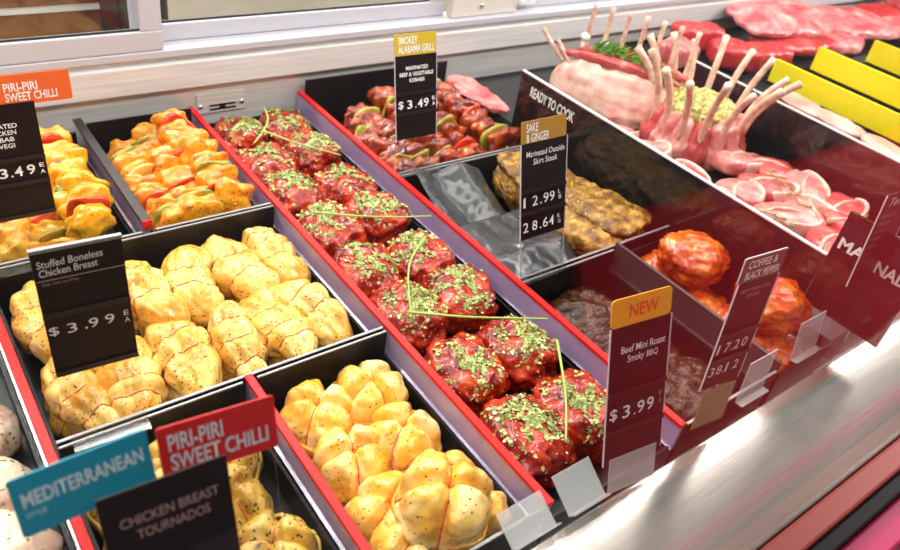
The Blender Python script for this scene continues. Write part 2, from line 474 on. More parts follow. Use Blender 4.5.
tray(.793, 1.190, .690, 1.060, 'black tray of golden brown skirt steak lined with dark sheets')
tray(.793, 1.018, .322, .682, 'black tray of peppered dark beef slabs behind the orange topped sign', zfb=-.004)
tray(1.040, 1.190, .322, .682, 'narrow black tray of glossy orange red thighs against the tall board', zs=-.05, zfb=-.02, rim=False)
tray(-.20, .045, .322, 1.0, 'dark grey tray of pale herbed meat at the far left edge', mat='tray_grey', zfb=-.02, rim=False)
tray(1.212, 1.70, .330, 1.455, 'large dark tray under the lamb racks, crown roast and chops', zs=-.025, zfb=-.025, mat='tray_grey', rim=False, zf=-.034)
tray(1.735, 2.035, .33, 1.10, 'black tray of pale pork chops between the black and yellow boards', zs=.042, zfb=.042, rim=False, zf=.034)
tray(2.065, 2.30, .33, 1.10, 'black tray of orange cutlets between the two nearer yellow boards', zs=.012, zfb=.012, rim=False, zf=.002)
tray(2.33, 2.60, .33, 1.10, 'black tray in front of the farthest yellow board', zs=.012, zfb=.012, rim=False, zf=.002)
tray(1.735, 3.7, 1.12, 1.462, 'very long black tray of red beef along the back right', zs=.012, zfb=.012, rim=False, zf=.002)

def divider(x, y0, y1, label, cap='cap_red', face='violet_sheen', w=.0115, z1=0., lipz=-.048, tip=False):
    t = empty('tray_divider', (x, y0, -.1015)); tag(t, label, 'tray divider')
    bm = bmesh.new(); add_box(bm, x - .0035, x + .0035, y0, y1, lipz, z1 - .004)
    rel(from_bm('panel', bm, M[face]), t)
    rel(box('base_strip', x - .0045, x + .0045, y0 + .002, y1, -.1015, lipz - .003, M['tray']), t)
    rel(box('lip', x - .006, x + .0045, y0, y1, lipz - .003, lipz, M['lip']), t)
    rel(box('cap', x - w / 2, x + w / 2, y0 - .001, y1, z1 - .004, z1 + .003, M[cap], bev=.0012), t)
    if tip: rel(box('tip', x - w / 2, x + w / 2, y0 - .004, y0 - .0012, z1 - .012, z1 + .003, M['cap_red']), t)
    return t
divider(.054, .322, 1.05, 'red topped divider along the far left of the chicken trays')
divider(.302, .322, .688, 'short red topped divider between the two tournado trays')
divider(.302, 1.075, 1.462, 'grey topped divider between the two chicken kebab trays', cap='cap_black', w=.016, z1=.012, tip=True)
divider(.5265, .322, 1.470, 'long red topped divider left of the red herbed roasts')
divider(.783, .322, 1.470, 'long red topped divider right of the red herbed roasts')
divider(1.029, .325, .6865, 'short dark divider between the peppered beef and the orange red thighs', cap='cap_black', face='tray_grey', w=.007, z1=.006)

# tall black boards
def board(name, x, y0, y1, z0, z1, mat, label, edge=True, th=.006):
    t = empty(name, (x, (y0 + y1) / 2, z0)); tag(t, label, 'divider board')
    rel(box('panel', x, x + th, y0, y1, z0, z1 - .003, M[mat]), t)
    rel(box('edge_strip', x - .0003, x + th + .0003, y0 - .0005, y1 + .0005, z1 - .003, z1, M['board_edge' if edge else mat]), t)
    return t
b1 = board('divider_board', 1.2, .402, 1.19, -.1015, .117, 'board', 'tall black board lettered READY TO COOK with a white top edge')
def board_text(parent, s, ya, yb, x, v, h, mat, bold):
    me = text_mesh(s, bold)
    xs = [q.co.x for q in me.vertices]; ys = [q.co.y for q in me.vertices]; x0, x1, y0_, y1_ = min(xs), max(xs), min(ys), max(ys)
    for q in me.vertices:
        q.co = (x, ya + (q.co.x - x0) / (x1 - x0) * (yb - ya), v + (q.co.y - y0_) / (y1_ - y0_) * h)
    me.materials.clear(); me.materials.append(mat)
    o = bpy.data.objects.new('lettering', me); COL.objects.link(o); rel(o, parent); return o
board_text(b1, 'READY TO COOK', 1.150, 1.006, 1.1988, .070, .024, M['white_ink'], .02)
b2 = board('divider_board', 1.722, .40, 1.105, -.1015, .116, 'board', 'black board with white top edge behind the lamb chops')
for (x, y1, lab) in ((2.05, 1.06, 'nearest yellow faced board, behind the pale pork chops'), (2.315, 1.082, 'second yellow faced board, right of the orange cutlets'),
                     (2.615, 1.06, 'farthest yellow faced board at the right edge')):
    t = empty('price_board', (x, .8, -.1015)); tag(t, lab, 'divider board')
    rel(box('panel', x, x + .006, .34, y1, -.1015, .030, M['board']), t)
    rel(box('yellow_face', x - .002, x + .007, .34, y1, .0305, .1, M['yellow']), t)
b3 = board('divider_board', 1.2, .262, .400, .02, .203, 'board', 'dark board lettered MA and NAD behind the right hand tag', edge=False)
board_text(b3, 'MA', .392, .347, 1.1988, .138, .021, M['white_ink'], .03)
board_text(b3, 'NAD', .326, .272, 1.1988, .133, .022, M['white_ink'], .03)
rel(box('foot', 1.2, 1.206, .31, .39, -.1015, .0195, M['acrylic']), b3)

# ------------------------------------------------------------------ meat pieces
def place(proto_list, items, label_fn, cat, group, zfix=None):
    out = []
    return out

# --- stuffed chicken breasts: tied with twine across, one end tapering
def breast_fn(seed, tail):
    ties = [-.42 + .1 * random.random(), .05 + .1 * random.random(), .46 + .08 * random.random()]
    if seed % 3 == 1: ties = ties[:2]
    L, W, Hh = .090, .0400, .047
    bend = (random.random() - .5) * .5
    def fn(p):
        q = sq(p, 2.5)
        t = p.x
        r = 1. + .30 * fr(p, seed, 2, 1.25) + .07 * fr(p, seed + 4, 2, 4.2)
        for k in ties: r -= .17 * exp(-((q.x - k) / .085) ** 2)
        tp = 1. - (.52 * max(0, (q.x - .25) / .75) ** 1.2 if tail else .12 * max(0, q.x))
        y = q.y * W * r * tp; z = q.z * Hh * r * (tp * .9 + .1)
        x = q.x * L * (1 + .05 * fr(p, seed + 9, 2, 2))
        y += bend * x * x * 6
        z = max(z, -.041 + .002 * fr(p, seed + 3, 2, 5))
        return Vector((x, y, z))
    return fn, ties
def make_breast(seed, tail):
    random.seed(seed)
    root = empty('stuffed_chicken_breast')
    fn, ties = breast_fn(seed, tail)
    blob('meat', fn, M['breast'], root, 5)
    for k in ties:
        path = []
        for i in range(40):
            a = 2 * pi * i / 40
            rr = sqrt(max(.05, 1 - (k * .86) ** 2))
            p = Vector((k * .86, rr * cos(a), rr * sin(a))).normalized()
            # walk p.x until the surface sits on the tie
            for _ in range(4):
                qx = sq(p, 2.5).x; p = Vector((p.x + (k - qx) * .8, p.y, p.z)).normalized()
            v = fn(p); c = Vector((v.x, v.y * 1.012, v.z * 1.012)); path.append(c)
        tube('twine', path, .00125, M['twine'], root, 6, True)
    return root
breasts = [make_breast(s, tl) for s, tl in ((1, False), (2, True), (4, False), (5, True), (7, True), (6, False))]
def settle(o, x, y, z, rz, rx=0., ry=0., s=1.):
    o.location = (x, y, z); o.rotation_euler = (rx, ry, rz); o.scale = (s, s, s)
used = set()
def inst(proto):
    if proto.name not in used:
        used.add(proto.name); return proto
    return copy_tree(proto)
ords = ['first', 'second', 'third', 'fourth', 'fifth', 'sixth', 'seventh', 'eighth', 'ninth', 'tenth']
BR = [(.102, .958, 95, 0), (.181, .962, 82, 2), (.256, .955, 98, 5), (.330, .962, 80, 2), (.404, .960, 100, 0), (.476, .968, 92, 5),
      (.104, .785, -80, 3), (.180, .782, -100, 1), (.254, .783, -85, 4), (.330, .788, -96, 3), (.404, .792, -84, 1), (.472, .798, -72, 4)]
for i, (x, y, a, k) in enumerate(BR):
    o = inst(breasts[k]); settle(o, x, y, ZF + .042, radians(a) + pi * 0, random.uniform(-.15, .15), random.uniform(-.05, .05), random.uniform(.96, 1.02))
    row = 'back row' if i < 6 else 'front row'
    tag(o, 'twine tied chicken breast, %s from the left in the %s of the wide tray' % (ords[i % 6], row), 'chicken breast', 'stuffed chicken breasts in the wide tray')

# --- round tournados: a ball tied crosswise, wrapped by a fold of meat around its waist
def round_fn(seed, h=.044):
    R = .0470
    def fn(p):
        r = 1.05 + .10 * fr(p, seed, 2, 1.5) + .03 * fr(p, seed + 6, 2, 5)
        up = max(0, p.z + .35)
        rad = sqrt(p.x ** 2 + p.y ** 2)
        for a in (.4, .4 + pi / 2 + .15):
            d = -p.x * sin(a) + p.y * cos(a)
            r -= .34 * exp(-(d / .13) ** 2) * min(1, up * 1.2)
        r += .10 * exp(-((p.z + .25) / .14) ** 2)
        q = sq(p, 2.4)
        z = q.z * h * r
        return Vector((q.x * R * r, q.y * R * r, max(z, -h * .86)))
    return fn
def make_round(seed, mat, twine, name):
    random.seed(seed + 50)
    root = empty(name)
    fn = round_fn(seed)
    blob('meat', fn, mat, root, 5)
    for a in (.4, .4 + pi / 2 + .15):
        path = []
        for i in range(31):
            t = -.25 + (pi + .5) * i / 30
            p = Vector((cos(a) * cos(t), sin(a) * cos(t), sin(t))); path.append(fn(p) * 1.012)
        tube('twine', path, .0011, twine, root, 6)
    # loose fold around the waist
    V = []; F = []; n = 72; prof = [(0, -.018), (.004, -.006), (.006, .006), (.005, .014), (.002, .017), (0, .013)]
    a0 = random.random() * 6
    for i in range(n):
        t = a0 + 2 * pi * .82 * i / (n - 1)
        zz = -.012 + .008 * fr(Vector((cos(t), sin(t), 0)), seed + 20, 2, 1.3)
        p = Vector((cos(t), sin(t), zz / .036)).normalized(); s = fn(p)
        rad = Vector((s.x, s.y, 0)).normalized()
        w = min(1, i / 8, (n - 1 - i) / 8) * (.8 + .5 * fr(Vector((t * 2, 0, 0)), seed, 2))
        for (dr, dz) in prof: c_ = s + rad * (dr * w - .001) + Vector((0, 0, dz * (.4 + .6 * w))); c_.z = max(c_.z, -.0378); V.append(c_)
    m_ = len(prof)
    for i in range(n - 1):
        for k in range(m_ - 1): F.append([i * m_ + k, (i + 1) * m_ + k, (i + 1) * m_ + k + 1, i * m_ + k + 1])
    obj('meat_fold', V, F, M['wrap'] if mat is M['round'] else mat, root, True)
    return root
rounds = [make_round(s, M['round'], M['twine_r'], 'chicken_tournado') for s in (1, 2, 3, 4)]
RD = [(.366, .628, .006, 20, 0, 'back left'), (.464, .630, .006, 70, 1, 'back right'), (.464, .532, .0, 10, 2, 'second from the back on the right'), (.366, .530, 0, 50, 3, 'second from the back on the left'),
      (.367, .436, .004, 5, 1, 'third from the back on the left'), (.464, .436, .004, 40, 0, 'third from the back on the right'), (.417, .392, .056, 25, 2, 'stacked on top at the front'),
      (.367, .373, -.0, 80, 3, 'front left'), (.464, .374, -.0, 60, 1, 'front right')]
for (x, y, dz, a, k, w) in RD:
    o = inst(rounds[k]); settle(o, x, y, ZF + .0365 + dz, radians(a), random.uniform(-.06, .06), random.uniform(-.06, .06), 1.0 if dz < .02 else 1.12)
    tag(o, 'round orange chilli chicken tournado, %s of its tray' % w, 'chicken tournado', 'chilli chicken tournados in the front tray')
hrounds = [make_round(s, M['herbchick'], M['twine'], 'herb_tournado') for s in (11, 12, 13)]
HD = [(.104, .640, 0, 1, 'back left'), (.176, .636, 20, 0, 'back middle'), (.246, .638, 60, 2, 'back right'), (.100, .556, 40, 2, 'left of the second row'), (.212, .545, 80, 1, 'middle of the second row'),
      (.140, .468, 10, 0, 'left of the third row'), (.236, .462, 30, 2, 'right of the third row'), (.110, .385, 55, 1, 'front left'), (.175, .380, 15, 0, 'front middle'), (.258, .392, 70, 2, 'front right corner')]
for (x, y, a, k, w) in HD:
    o = inst(hrounds[k]); settle(o, x, y, ZF + .033, radians(a), 0, 0, .98)
    tag(o, 'herb seasoned tournado, %s, behind the red card' % w, 'chicken tournado', 'herb tournados in the front left tray')

# --- red herbed roasts
def roast_fn(seed):
    def fn(p):
        q = sq(p, 3.0)
        r = 1. + .14 * fr(p, seed, 2, 1.4) + .10 * fr(p, seed + 5, 3, 3.6)
        return Vector((q.x * .0545 * r, q.y * .0625 * r, max(q.z * .042 * r, -.0365)))
    return fn
def make_roast(seed):
    random.seed(seed)
    root = empty('herbed_beef_roast'); fn = roast_fn(seed)
    blob('meat', fn, M['roast'], root, 5)
    V = []; F = []
    cx, cy = random.uniform(-.2, .2), random.uniform(-.2, .2)
    n = 0
    while n < 520:
        p = Vector((random.gauss(cx, .38), random.gauss(cy, .38), 0)); 
        if p.length > .92: continue
        if fr(p, seed + 31, 2, 3.) < -.12: continue
        p.z = sqrt(1 - p.x ** 2 - p.y ** 2); p.normalize()
        e = .03; s0 = fn(p); a = fn((p + Vector((e, 0, 0))).normalized()) - s0; b_ = fn((p + Vector((0, e, 0))).normalized()) - s0
        nn = a.cross(b_)
        if nn.length < 1e-9: continue
        nn.normalize()
        if nn.z < .25: continue
        u = nn.orthogonal().normalized(); u = (Matrix.Rotation(random.random() * 6.28, 3, nn) @ u); w = nn.cross(u)
        tl = Matrix.Rotation(random.gauss(0, .35), 3, u); w = tl @ w
        sz = random.uniform(.0016, .0034); lo = random.uniform(.7, 1.5)
        c = s0 + nn * random.uniform(.0006, .0022); o0 = len(V)
        for k in range(5):
            an = 2 * pi * k / 5 + random.uniform(-.3, .3); V.append(c + u * cos(an) * sz * lo + w * sin(an) * sz)
        F.append([o0 + k for k in range(5)]); n += 1
    h = obj('herb_flakes', V, F, M['flake'], root); h['kind'] = 'stuff'
    return root
roasts = [make_roast(s) for s in (21, 22, 23, 24, 25)]
RY = [1.393, 1.262, 1.132, 1.003, .868, .735, .592, .440]
for j, (xc, side) in enumerate(((.600, 'left'), (.7095, 'right'))):
    for i, y in enumerate(RY):
        random.seed(i * 7 + j * 91)
        o = inst(roasts[(i * 2 + j * 3) % 5])
        settle(o, xc + random.uniform(-.003, .003), y + random.uniform(-.006, .006) + (.012 if j else 0) * (1 if i % 2 else -1) * .5, ZF + .0380 + (.004 if i == 7 else 0), radians(random.choice((0, 180)) + random.uniform(-9, 9)), random.uniform(-.08, .08), random.uniform(-.08, .08), 1.02 if i < 7 else 1.07)
        tag(o, 'glossy red beef roast with green herbs, %s from the back in the %s row' % (ords[i], side), 'beef roast', 'red herbed roasts in the long tray')

# chive stalks lying on the roasts
def chive(pts, label, r=.0021):
    P = [Vector(p) for p in pts]; path = []
    n = len(P)
    for i in range(n - 1):
        p0, p1, p2, p3 = P[max(i - 1, 0)], P[i], P[i + 1], P[min(i + 2, n - 1)]
        for k in range(8):
            t = k / 8.; path.append(.5 * ((2 * p1) + (p2 - p0) * t + (2 * p0 - 5 * p1 + 4 * p2 - p3) * t * t + (3 * p1 - p0 - 3 * p2 + p3) * t ** 3))
    path.append(P[-1])
    o = tube('chive_stalk', path, r, M['chive'], None, 8, False, lambda t: r * (1.1 - .5 * t))
    tag(o, label, 'chive', 'chive stalks on the red roasts')
CHIVES = [([(.671, 1.418, -.010), (.652, 1.359, -.008), (.619, 1.314, -.010), (.586, 1.285, -.016)], 'short curled green chive stalk on the backmost red roasts'),
    ([(.625, 1.307, -.008), (.659, 1.244, -.008), (.720, 1.171, -.010)], 'pale green chive stalk lying over the second row of red roasts'),
    ([(.576, 1.006, -.012), (.624, .964, -.006), (.690, .930, -.006), (.756, .902, -.004)], 'green chive stalk across the fourth row of red roasts'),
    ([(.709, .854, -.008), (.652, .812, -.006), (.619, .773, -.010), (.575, .700, -.012)], 'bent green chive stalk curving down over the fifth row of red roasts'),
    ([(.568, .698, -.008), (.648, .642, -.006), (.756, .581, -.004)], 'long straight green chive stalk across the row of roasts before the front'),
    ([(.734, .536, -.004), (.667, .446, -.004), (.610, .383, -.010)], 'green chive stalk lying front to back on the frontmost red roasts')]
for pts, lab in CHIVES: chive([(x, y, z + .012) for x, y, z in pts], lab)

# --- kebabs
def chunk_fn(seed, sx, sy, sz, n=3.2, amp=.2):
    def fn(p):
        q = sq(p, n); r = 1. + amp * fr(p, seed, 1, 1.2) + amp * .3 * fr(p, seed + 5, 2, 3.)
        return Vector((q.x * sx * r, q.y * sy * r, q.z * sz * r))
    return fn
def mesh_of(name, fn, mat, sub=4):
    o = blob(name, fn, mat, None, sub); me = o.data; bpy.data.objects.remove(o); return me
def kebab_meshes(mat, tagname, s=1.):
    return [mesh_of(tagname, chunk_fn(40 + k, .0345 * s, .034 * s, .032 * s, 3.4, .46), mat) for k in range(4)]
def pepper_mesh(mat, k):
    f0 = chunk_fn(70 + k, .036, .0060, .032, 4.0, .12)
    return mesh_of('pepper_piece', lambda p: (lambda v: Vector((v.x, v.y + 9 * v.x * v.x, v.z)))(f0(p)), mat, 3)
PG = [pepper_mesh(M['pep_g'], 0), pepper_mesh(M['pep_g'], 1)]; PR = [pepper_mesh(M['pep_r'], 2), pepper_mesh(M['pep_r'], 3)]; PY = [pepper_mesh(M['pep_y'], 4)]
def kebab(name, meshes, meatname, a, b_, n, seed, peppers, label, group, tip=.03):
    random.seed(seed)
    a = Vector(a); b_ = Vector(b_); d = (b_ - a); L = d.length; d.normalize()
    root = empty(name, a)
    tube('skewer', [-d * tip, d * (L + .0)], .0028, M['skewer'], root, 8)
    seq = []
    for i in range(n):
        seq.append('m')
        if i < n - 1: seq.append(peppers[i % len(peppers)])
    w = {'m': 1., 'g': .36, 'r': .36, 'y': .36, '-': .0}
    tot = sum(w[c] for c in seq); t = 0.
    yaw = math.atan2(d.y, d.x) - pi / 2
    for c in seq:
        wl = w[c] / tot * L; mid = t + wl / 2; t += wl
        if c == '-': continue
        me = random.choice({'m': meshes, 'g': PG, 'r': PR, 'y': PY}[c])
        o = bpy.data.objects.new(meatname if c == 'm' else {'g': 'green_pepper_piece', 'r': 'red_pepper_piece', 'y': 'onion_piece'}[c], me); COL.objects.link(o); o.parent = root
        o.location = d * mid + Vector((random.uniform(-.003, .003), 0, random.uniform(-.003, .003)))
        if c == 'm':
            s = min(1.1, wl / .064) * random.uniform(.95, 1.08)
            o.scale = (random.uniform(.95, 1.12), s, random.uniform(.92, 1.1)); o.rotation_euler = (random.uniform(-.3, .3), random.choice((0, pi / 2, pi)) + random.uniform(-.4, .4), yaw + random.uniform(-.25, .25))
        else:
            o.rotation_euler = (random.uniform(-.25, .25), random.uniform(0, 6.28), yaw + random.uniform(-.2, .2)); o.scale = (1.05, 1., 1.05)
    tag(root, label, 'kebab', group)
    return root
KO = kebab_meshes(M['kebab'], 'chicken_chunk'); KY = kebab_meshes(M['kebab_y'], 'chicken_chunk'); KB = kebab_meshes(M['beefk'], 'beef_chunk', .98)
zk = ZF + .040
g1 = 'chicken kebabs in the back left tray'
kebab('chicken_kebab', KY, 'chicken_chunk', (.252, 1.408, zk + .060), (.250, 1.108, zk + .052), 7, 3, ['r', '-', 'r', '-', 'g'], 'yellow chicken kebab beside the grey topped divider', g1)
kebab('chicken_kebab', KY, 'chicken_chunk', (.175, 1.405, zk + .01), (.172, 1.108, zk + .01), 7, 4, ['g', '-', 'y', '-', 'r'], 'yellow chicken kebab in the middle, partly behind the price sign', g1)
kebab('chicken_kebab', KY, 'chicken_chunk', (.103, 1.405, zk), (.101, 1.108, zk), 7, 5, ['y', '-', 'g', '-', 'r'], 'leftmost yellow chicken kebab behind the price sign', g1)
g2 = 'chicken kebabs in the tray left of the red roasts'
kebab('chicken_kebab', KO, 'chicken_chunk', (.353, 1.40, zk + .010), (.352, 1.108, zk + .010), 7, 6, ['g', '-', 'y', '-', 'r'], 'orange chicken kebab on the left, beside the grey topped divider', g2)
kebab('chicken_kebab', KO, 'chicken_chunk', (.415, 1.41, zk + .035), (.412, 1.108, zk + .022), 7, 7, ['g', '-', 'r', '-', 'r'], 'orange chicken kebab lying in the middle of its tray', g2)
kebab('chicken_kebab', KO, 'chicken_chunk', (.458, 1.408, zk + .066), (.474, 1.112, zk + .036), 7, 8, ['r', '-', 'y', '-', 'g'], 'orange chicken kebab on top at the right of its tray', g2)
g3 = 'beef and vegetable kebabs in the back tray'
kebab('beef_kebab', KB, 'beef_chunk', (.832, 1.33, zk), (.832, 1.105, zk), 5, 9, ['g', '-', '-', 'g', '-'], 'dark red beef kebab nearest the long red divider', g3)
kebab('beef_kebab', KB, 'beef_chunk', (.898, 1.40, zk), (.902, 1.105, zk), 7, 10, ['g', '-', '-', 'g', '-'], 'dark red beef kebab behind the gold topped sign', g3)
kebab('beef_kebab', KB, 'beef_chunk', (.975, 1.41, zk + .03), (.965, 1.105, zk + .004), 7, 13, ['g', '-', '-', 'r', '-'], 'dark red beef kebab just right of the gold topped sign', g3)
kebab('beef_kebab', KB, 'beef_chunk', (1.045, 1.42, zk + .03), (1.032, 1.105, zk + .002), 7, 12, ['r', '-', '-', 'g', '-'], 'dark red beef kebab lying near the middle of the pile', g3)
kebab('beef_kebab', KB, 'beef_chunk', (1.10, 1.425, zk + .045), (1.112, 1.10, zk + .035), 7, 14, ['g', '-', '-', 'r', '-'], 'dark red beef kebab on top beside the black board', g3)

# --- generic slabs of meat
def slab_fn(seed, sx, sy, sz, n=3., amp=.18, bend=0., fine=.06):
    def fn(p):
        q = Vector((p.x, p.y, 0)); h = sqrt(p.x ** 2 + p.y ** 2)
        k = sq(p, n)
        a = math.atan2(p.y, p.x)
        r = 1. + amp * fr(Vector((cos(a), sin(a), 0)), seed, 2, 1.2)
        x = k.x * sx * r; y = k.y * sy * r
        z = k.z * sz * (1 + .25 * fr(Vector((x, y, 0)) * 18, seed + 2, 2)) + fine * sz * fr(Vector((x, y, k.z * sz)) * 60, seed + 7, 3) + bend * (x / sx) ** 2
        return Vector((x, y, z))
    return fn
def slab(name, seed, dims, loc, rot, mat, label, cat, group=None, n=3., amp=.18, bend=0., fine=.06, sub=5, part=False):
    o = blob(name, slab_fn(seed, *dims, n=n, amp=amp, bend=bend, fine=fine), mat, None, sub)
    o.location = loc; o.rotation_euler = tuple(radians(r) for r in rot)
    if label: tag(o, label, cat, group)
    return o

# pink meat behind the kebabs
slab('pork_slice', 301, (.040, .090, .011), (1.208, 1.335, -.007), (3, 0, 4), M['marbled'], 'pale pink meat slice lying at the back beside the beef kebabs', 'meat slice', None, 3.4, .3, 0, .5)
# skirt steak folded in its tray
slab('skirt_steak', 303, (.092, .174, .040), (1.091, .875, ZF + .050), (0, 0, 0), M['steak'], 'large golden brown marinated skirt steak behind the ochre topped sign', 'steak', 'skirt steaks', 3.4, .14, 0, .30)
slab('skirt_steak', 305, (.066, .082, .011), (1.108, .782, ZF + .098), (2, -2, 14), M['steak'], 'smaller skirt steak piece folded on the near corner of the pile', 'steak', 'skirt steaks', 3.2, .2, -.004, .5)
slab('skirt_steak', 307, (.070, .078, .011), (1.074, .962, ZF + .098), (2, 3, -12), M['steak'], 'skirt steak piece folded at the back corner of its tray', 'steak', 'skirt steaks', 3.2, .2, -.004, .5)
# crumpled dark liner sheets
def liner(seed, fnz, x0, x1, y0, y1, label, nx=40, ny=40, cut=None):
    V = []; F = []
    for j in range(ny + 1):
        for i in range(nx + 1):
            u = i / nx; v = j / ny; x = x0 + (x1 - x0) * u; y = y0 + (y1 - y0) * v
            z = fnz(u, v) + .0035 * noise.noise(Vector((x * 22, y * 22, seed))) + .0015 * noise.noise(Vector((x * 70, y * 70, seed)))
            V.append((x, y, z))
    for j in range(ny):
        for i in range(nx):
            a = j * (nx + 1) + i; F.append([a, a + 1, a + nx + 2, a + nx + 1])
    o = obj('liner_sheet', V, F, M['liner'], None, True)
    md = o.modifiers.new('Solidify', 'SOLIDIFY'); md.thickness = .0006
    tag(o, label, 'liner sheet'); return o
def zA(u, v):
    t = min(1, v / .42); return -.090 + .062 * t ** .6 - .008 * max(0, v - .42)
def zB(u, v): return -.055 + .075 * v ** 1.3 - .020 * u + .012 * sin(u * 9 + v * 2) * (1 - .3 * v)
liner(5, zA, .800, .996, .698, .900, 'grey plastic liner sheet draped down the front of the steak tray')
liner(9, zB, .803, .975, .860, 1.036, 'crumpled grey liner sheet sticking up at the back of the steak tray')

# peppered dark beef slabs
gb = 'peppered beef slabs in the dark sauce tray'
slab('peppered_beef', 311, (.085, .060, .020), (.888, .612, ZF + .030), (0, 0, 12), M['bbq'], 'peppered dark beef slab at the back of the sauce tray', 'beef', gb, 3.4, .12, 0, .3)
slab('peppered_beef', 313, (.080, .060, .020), (.905, .500, ZF + .026), (0, 0, -8), M['bbq'], 'peppered dark beef slab in the middle of the sauce tray', 'beef', gb, 3.4, .12, 0, .3)
slab('peppered_beef', 315, (.075, .055, .020), (.925, .392, ZF + .030), (0, 0, 10), M['bbq'], 'peppered dark beef slab at the front right of the sauce tray', 'beef', gb, 3.4, .12, 0, .3)

# thighs
def thigh(seed, R):
    def fn(p):
        q = sq(p, 2.4); r = 1. + .2 * fr(p, seed, 3, 1.3) + .06 * fr(p, seed + 4, 3, 5)
        return Vector((q.x * R * r, q.y * R * 1.05 * r, max(q.z * R * .74 * r, -R * .68)))
    return fn
TH = [(1.118, .618, ZF + .040, 40, .057, 'back of the narrow tray, underneath'), (1.100, .520, ZF + .036, 0, .052, 'middle of the narrow tray, low'), (1.135, .582, ZF + .108, 20, .056, 'big top one in the back pair'),
      (1.118, .432, ZF + .042, 0, .060, 'front of the narrow tray, underneath'), (1.128, .360, ZF + .040, 0, .058, 'right front corner of the narrow tray'), (1.138, .418, ZF + .118, 70, .055, 'top one behind the brown tag')]
for i, (x, y, z, a, R, w) in enumerate(TH):
    o = blob('marinated_thigh', thigh(81 + i, R), M['thigh'], None, 5); o.location = (x, y, z); o.rotation_euler = (0, 0, radians(a))
    tag(o, 'glossy orange red marinated thigh, %s' % w, 'chicken thigh', 'orange red thighs in the narrow tray')

# pale herbed meat at far left
PL = [(.005, .80, .05, 'topmost visible'), (-.015, .70, .055, 'second from the top'), (.000, .60, .055, 'third from the top'), (-.02, .495, .052, 'nearest the teal card'), (-.06, .88, .05, 'highest up at the edge'), (-.12, .66, .055, 'farthest left')]
for i, (x, y, R, w) in enumerate(PL):
    o = blob('herbed_meat_piece', thigh(121 + i, R), M['pale'], None, 4); o.location = (x - .012, y, ZF + R * .68 + .001); o.rotation_euler = (0, 0, i * 1.1)
    tag(o, 'pale herb sprinkled meat piece at the left edge, %s' % w, 'meat piece', 'pale herbed pieces at the left edge')

# ------------------------------------------------------------------ lamb
def rib(path_pts, r0, r1, name='rib_bone', parent=None):
    P = [Vector(p) for p in path_pts]; path = []
    for i in range(13):
        t = i / 12.; a = P[0].lerp(P[1], t); b_ = P[1].lerp(P[2], t); path.append(a.lerp(b_, t))
    V, F = tube_data(path, 1, 8, False, lambda t: (r0 + (r1 - r0) * t) * (1 + (.22 if t > .97 else 0)))
    return obj(name, V, F, M['bone'], parent, True)

def crown_roast(cx, cy, cz):
    root = empty('crown_roast', (cx, cy, cz)); tag(root, 'crown roast of lamb with upright rib bones around a crumb stuffing', 'crown roast')
    nr = 15; R0 = .093
    for k in range(nr):
        a = 2 * pi * (k + .3) / nr
        ca, sa = cos(a), sin(a)
        def seg(p, ca=ca, sa=sa, k=k):
            q = sq(p, 2.6); r = 1 + .16 * fr(p, 140 + k, 2, 1.6)
            rr = R0 + q.x * .028 * r + (.010 if q.z < 0 else -.004 * q.z)
            tt = q.y * .0255 * r * (1.06 if q.z < 0 else .92)
            z = .056 + q.z * .056 * r
            if z > .08: rr += (z - .08) * .15
            return Vector((ca * rr - sa * tt, sa * rr + ca * tt, max(0, z)))
        blob('rib_meat', seg, M['lamb'] if k % 3 else M['lambred'], root, 4)
        hh = .226 + .012 * sin(k * 2.3)
        rt = .175 + .012 * sin(k * 1.7)
        rib([(ca * (R0 + .018), sa * (R0 + .018), .065), (ca * (R0 + .012), sa * (R0 + .012), .15), (ca * rt, sa * rt, hh)], .0086, .0080, 'rib_bone', root)
    def st(p):
        rr = .088; h = .024 * max(0, p.z) + .006 * fr(p, 9, 4, 6) + .003 * fr(p, 19, 2, 22)
        return Vector((p.x * rr, p.y * rr, .116 + h * 1.2 if p.z > 0 else .06 + p.z * .02))
    blob('stuffing', st, M['stuffing'], root, 5)
    return root
crown_roast(1.570, .945, -.033)

def lamb_rack(name, base, yaw, lean, ribs, L, label, seed, fatmat, side=1):
    root = empty(name, base, (0, 0, yaw)); tag(root, label, 'rack of lamb', 'racks of lamb standing at the back')
    cl, sl = cos(lean), sin(lean)
    def fn(p):
        q = sq(p, 2.7); r = 1 + .18 * fr(p, seed, 3, 1.9) + .05 * sin(q.x * 22 + q.z * 2)
        x = q.x * L / 2 * (1 + .04 * fr(p, seed + 3, 2, 2)); thick = .038 - .018 * max(0, q.z)
        y = q.y * thick * r; z = .066 + q.z * .066 * r * (1 + .10 * (1 - (2 * x / L) ** 2))
        y += .02 * (2 * x / L) ** 2 * side
        return Vector((x, y * cl + z * sl, z * cl - y * sl))
    blob('meat', fn, fatmat, root, 5)
    # knobbly red chine along the top edge
    def chine(p):
        q = sq(p, 2.6); x = q.x * L * .49; r = 1 + .25 * fr(Vector((x * 45, q.y, q.z)), seed + 8, 2, 1.)
        y = q.y * .014 * r + .02 * (2 * x / L) ** 2 * side; z = .132 + .012 * (1 - (2 * x / L) ** 2) + q.z * .012 * r
        return Vector((x, y * cl + z * sl, z * cl - y * sl))
    blob('top_meat', chine, M['lambred'], root, 4)
    for (x, dx, dy, dz) in ribs:
        y0 = .02 * (2 * x / L) ** 2 * side
        pts = []
        for (t, zz) in ((0, .11), (.4, .11 + dz * .5), (1, .13 + dz)):
            yy = y0 + dy * t; pts.append((x + dx * t, yy * cl + zz * sl, zz * cl - yy * sl))
        rib(pts, .0065, .0055, 'rib_bone', root)
    return root
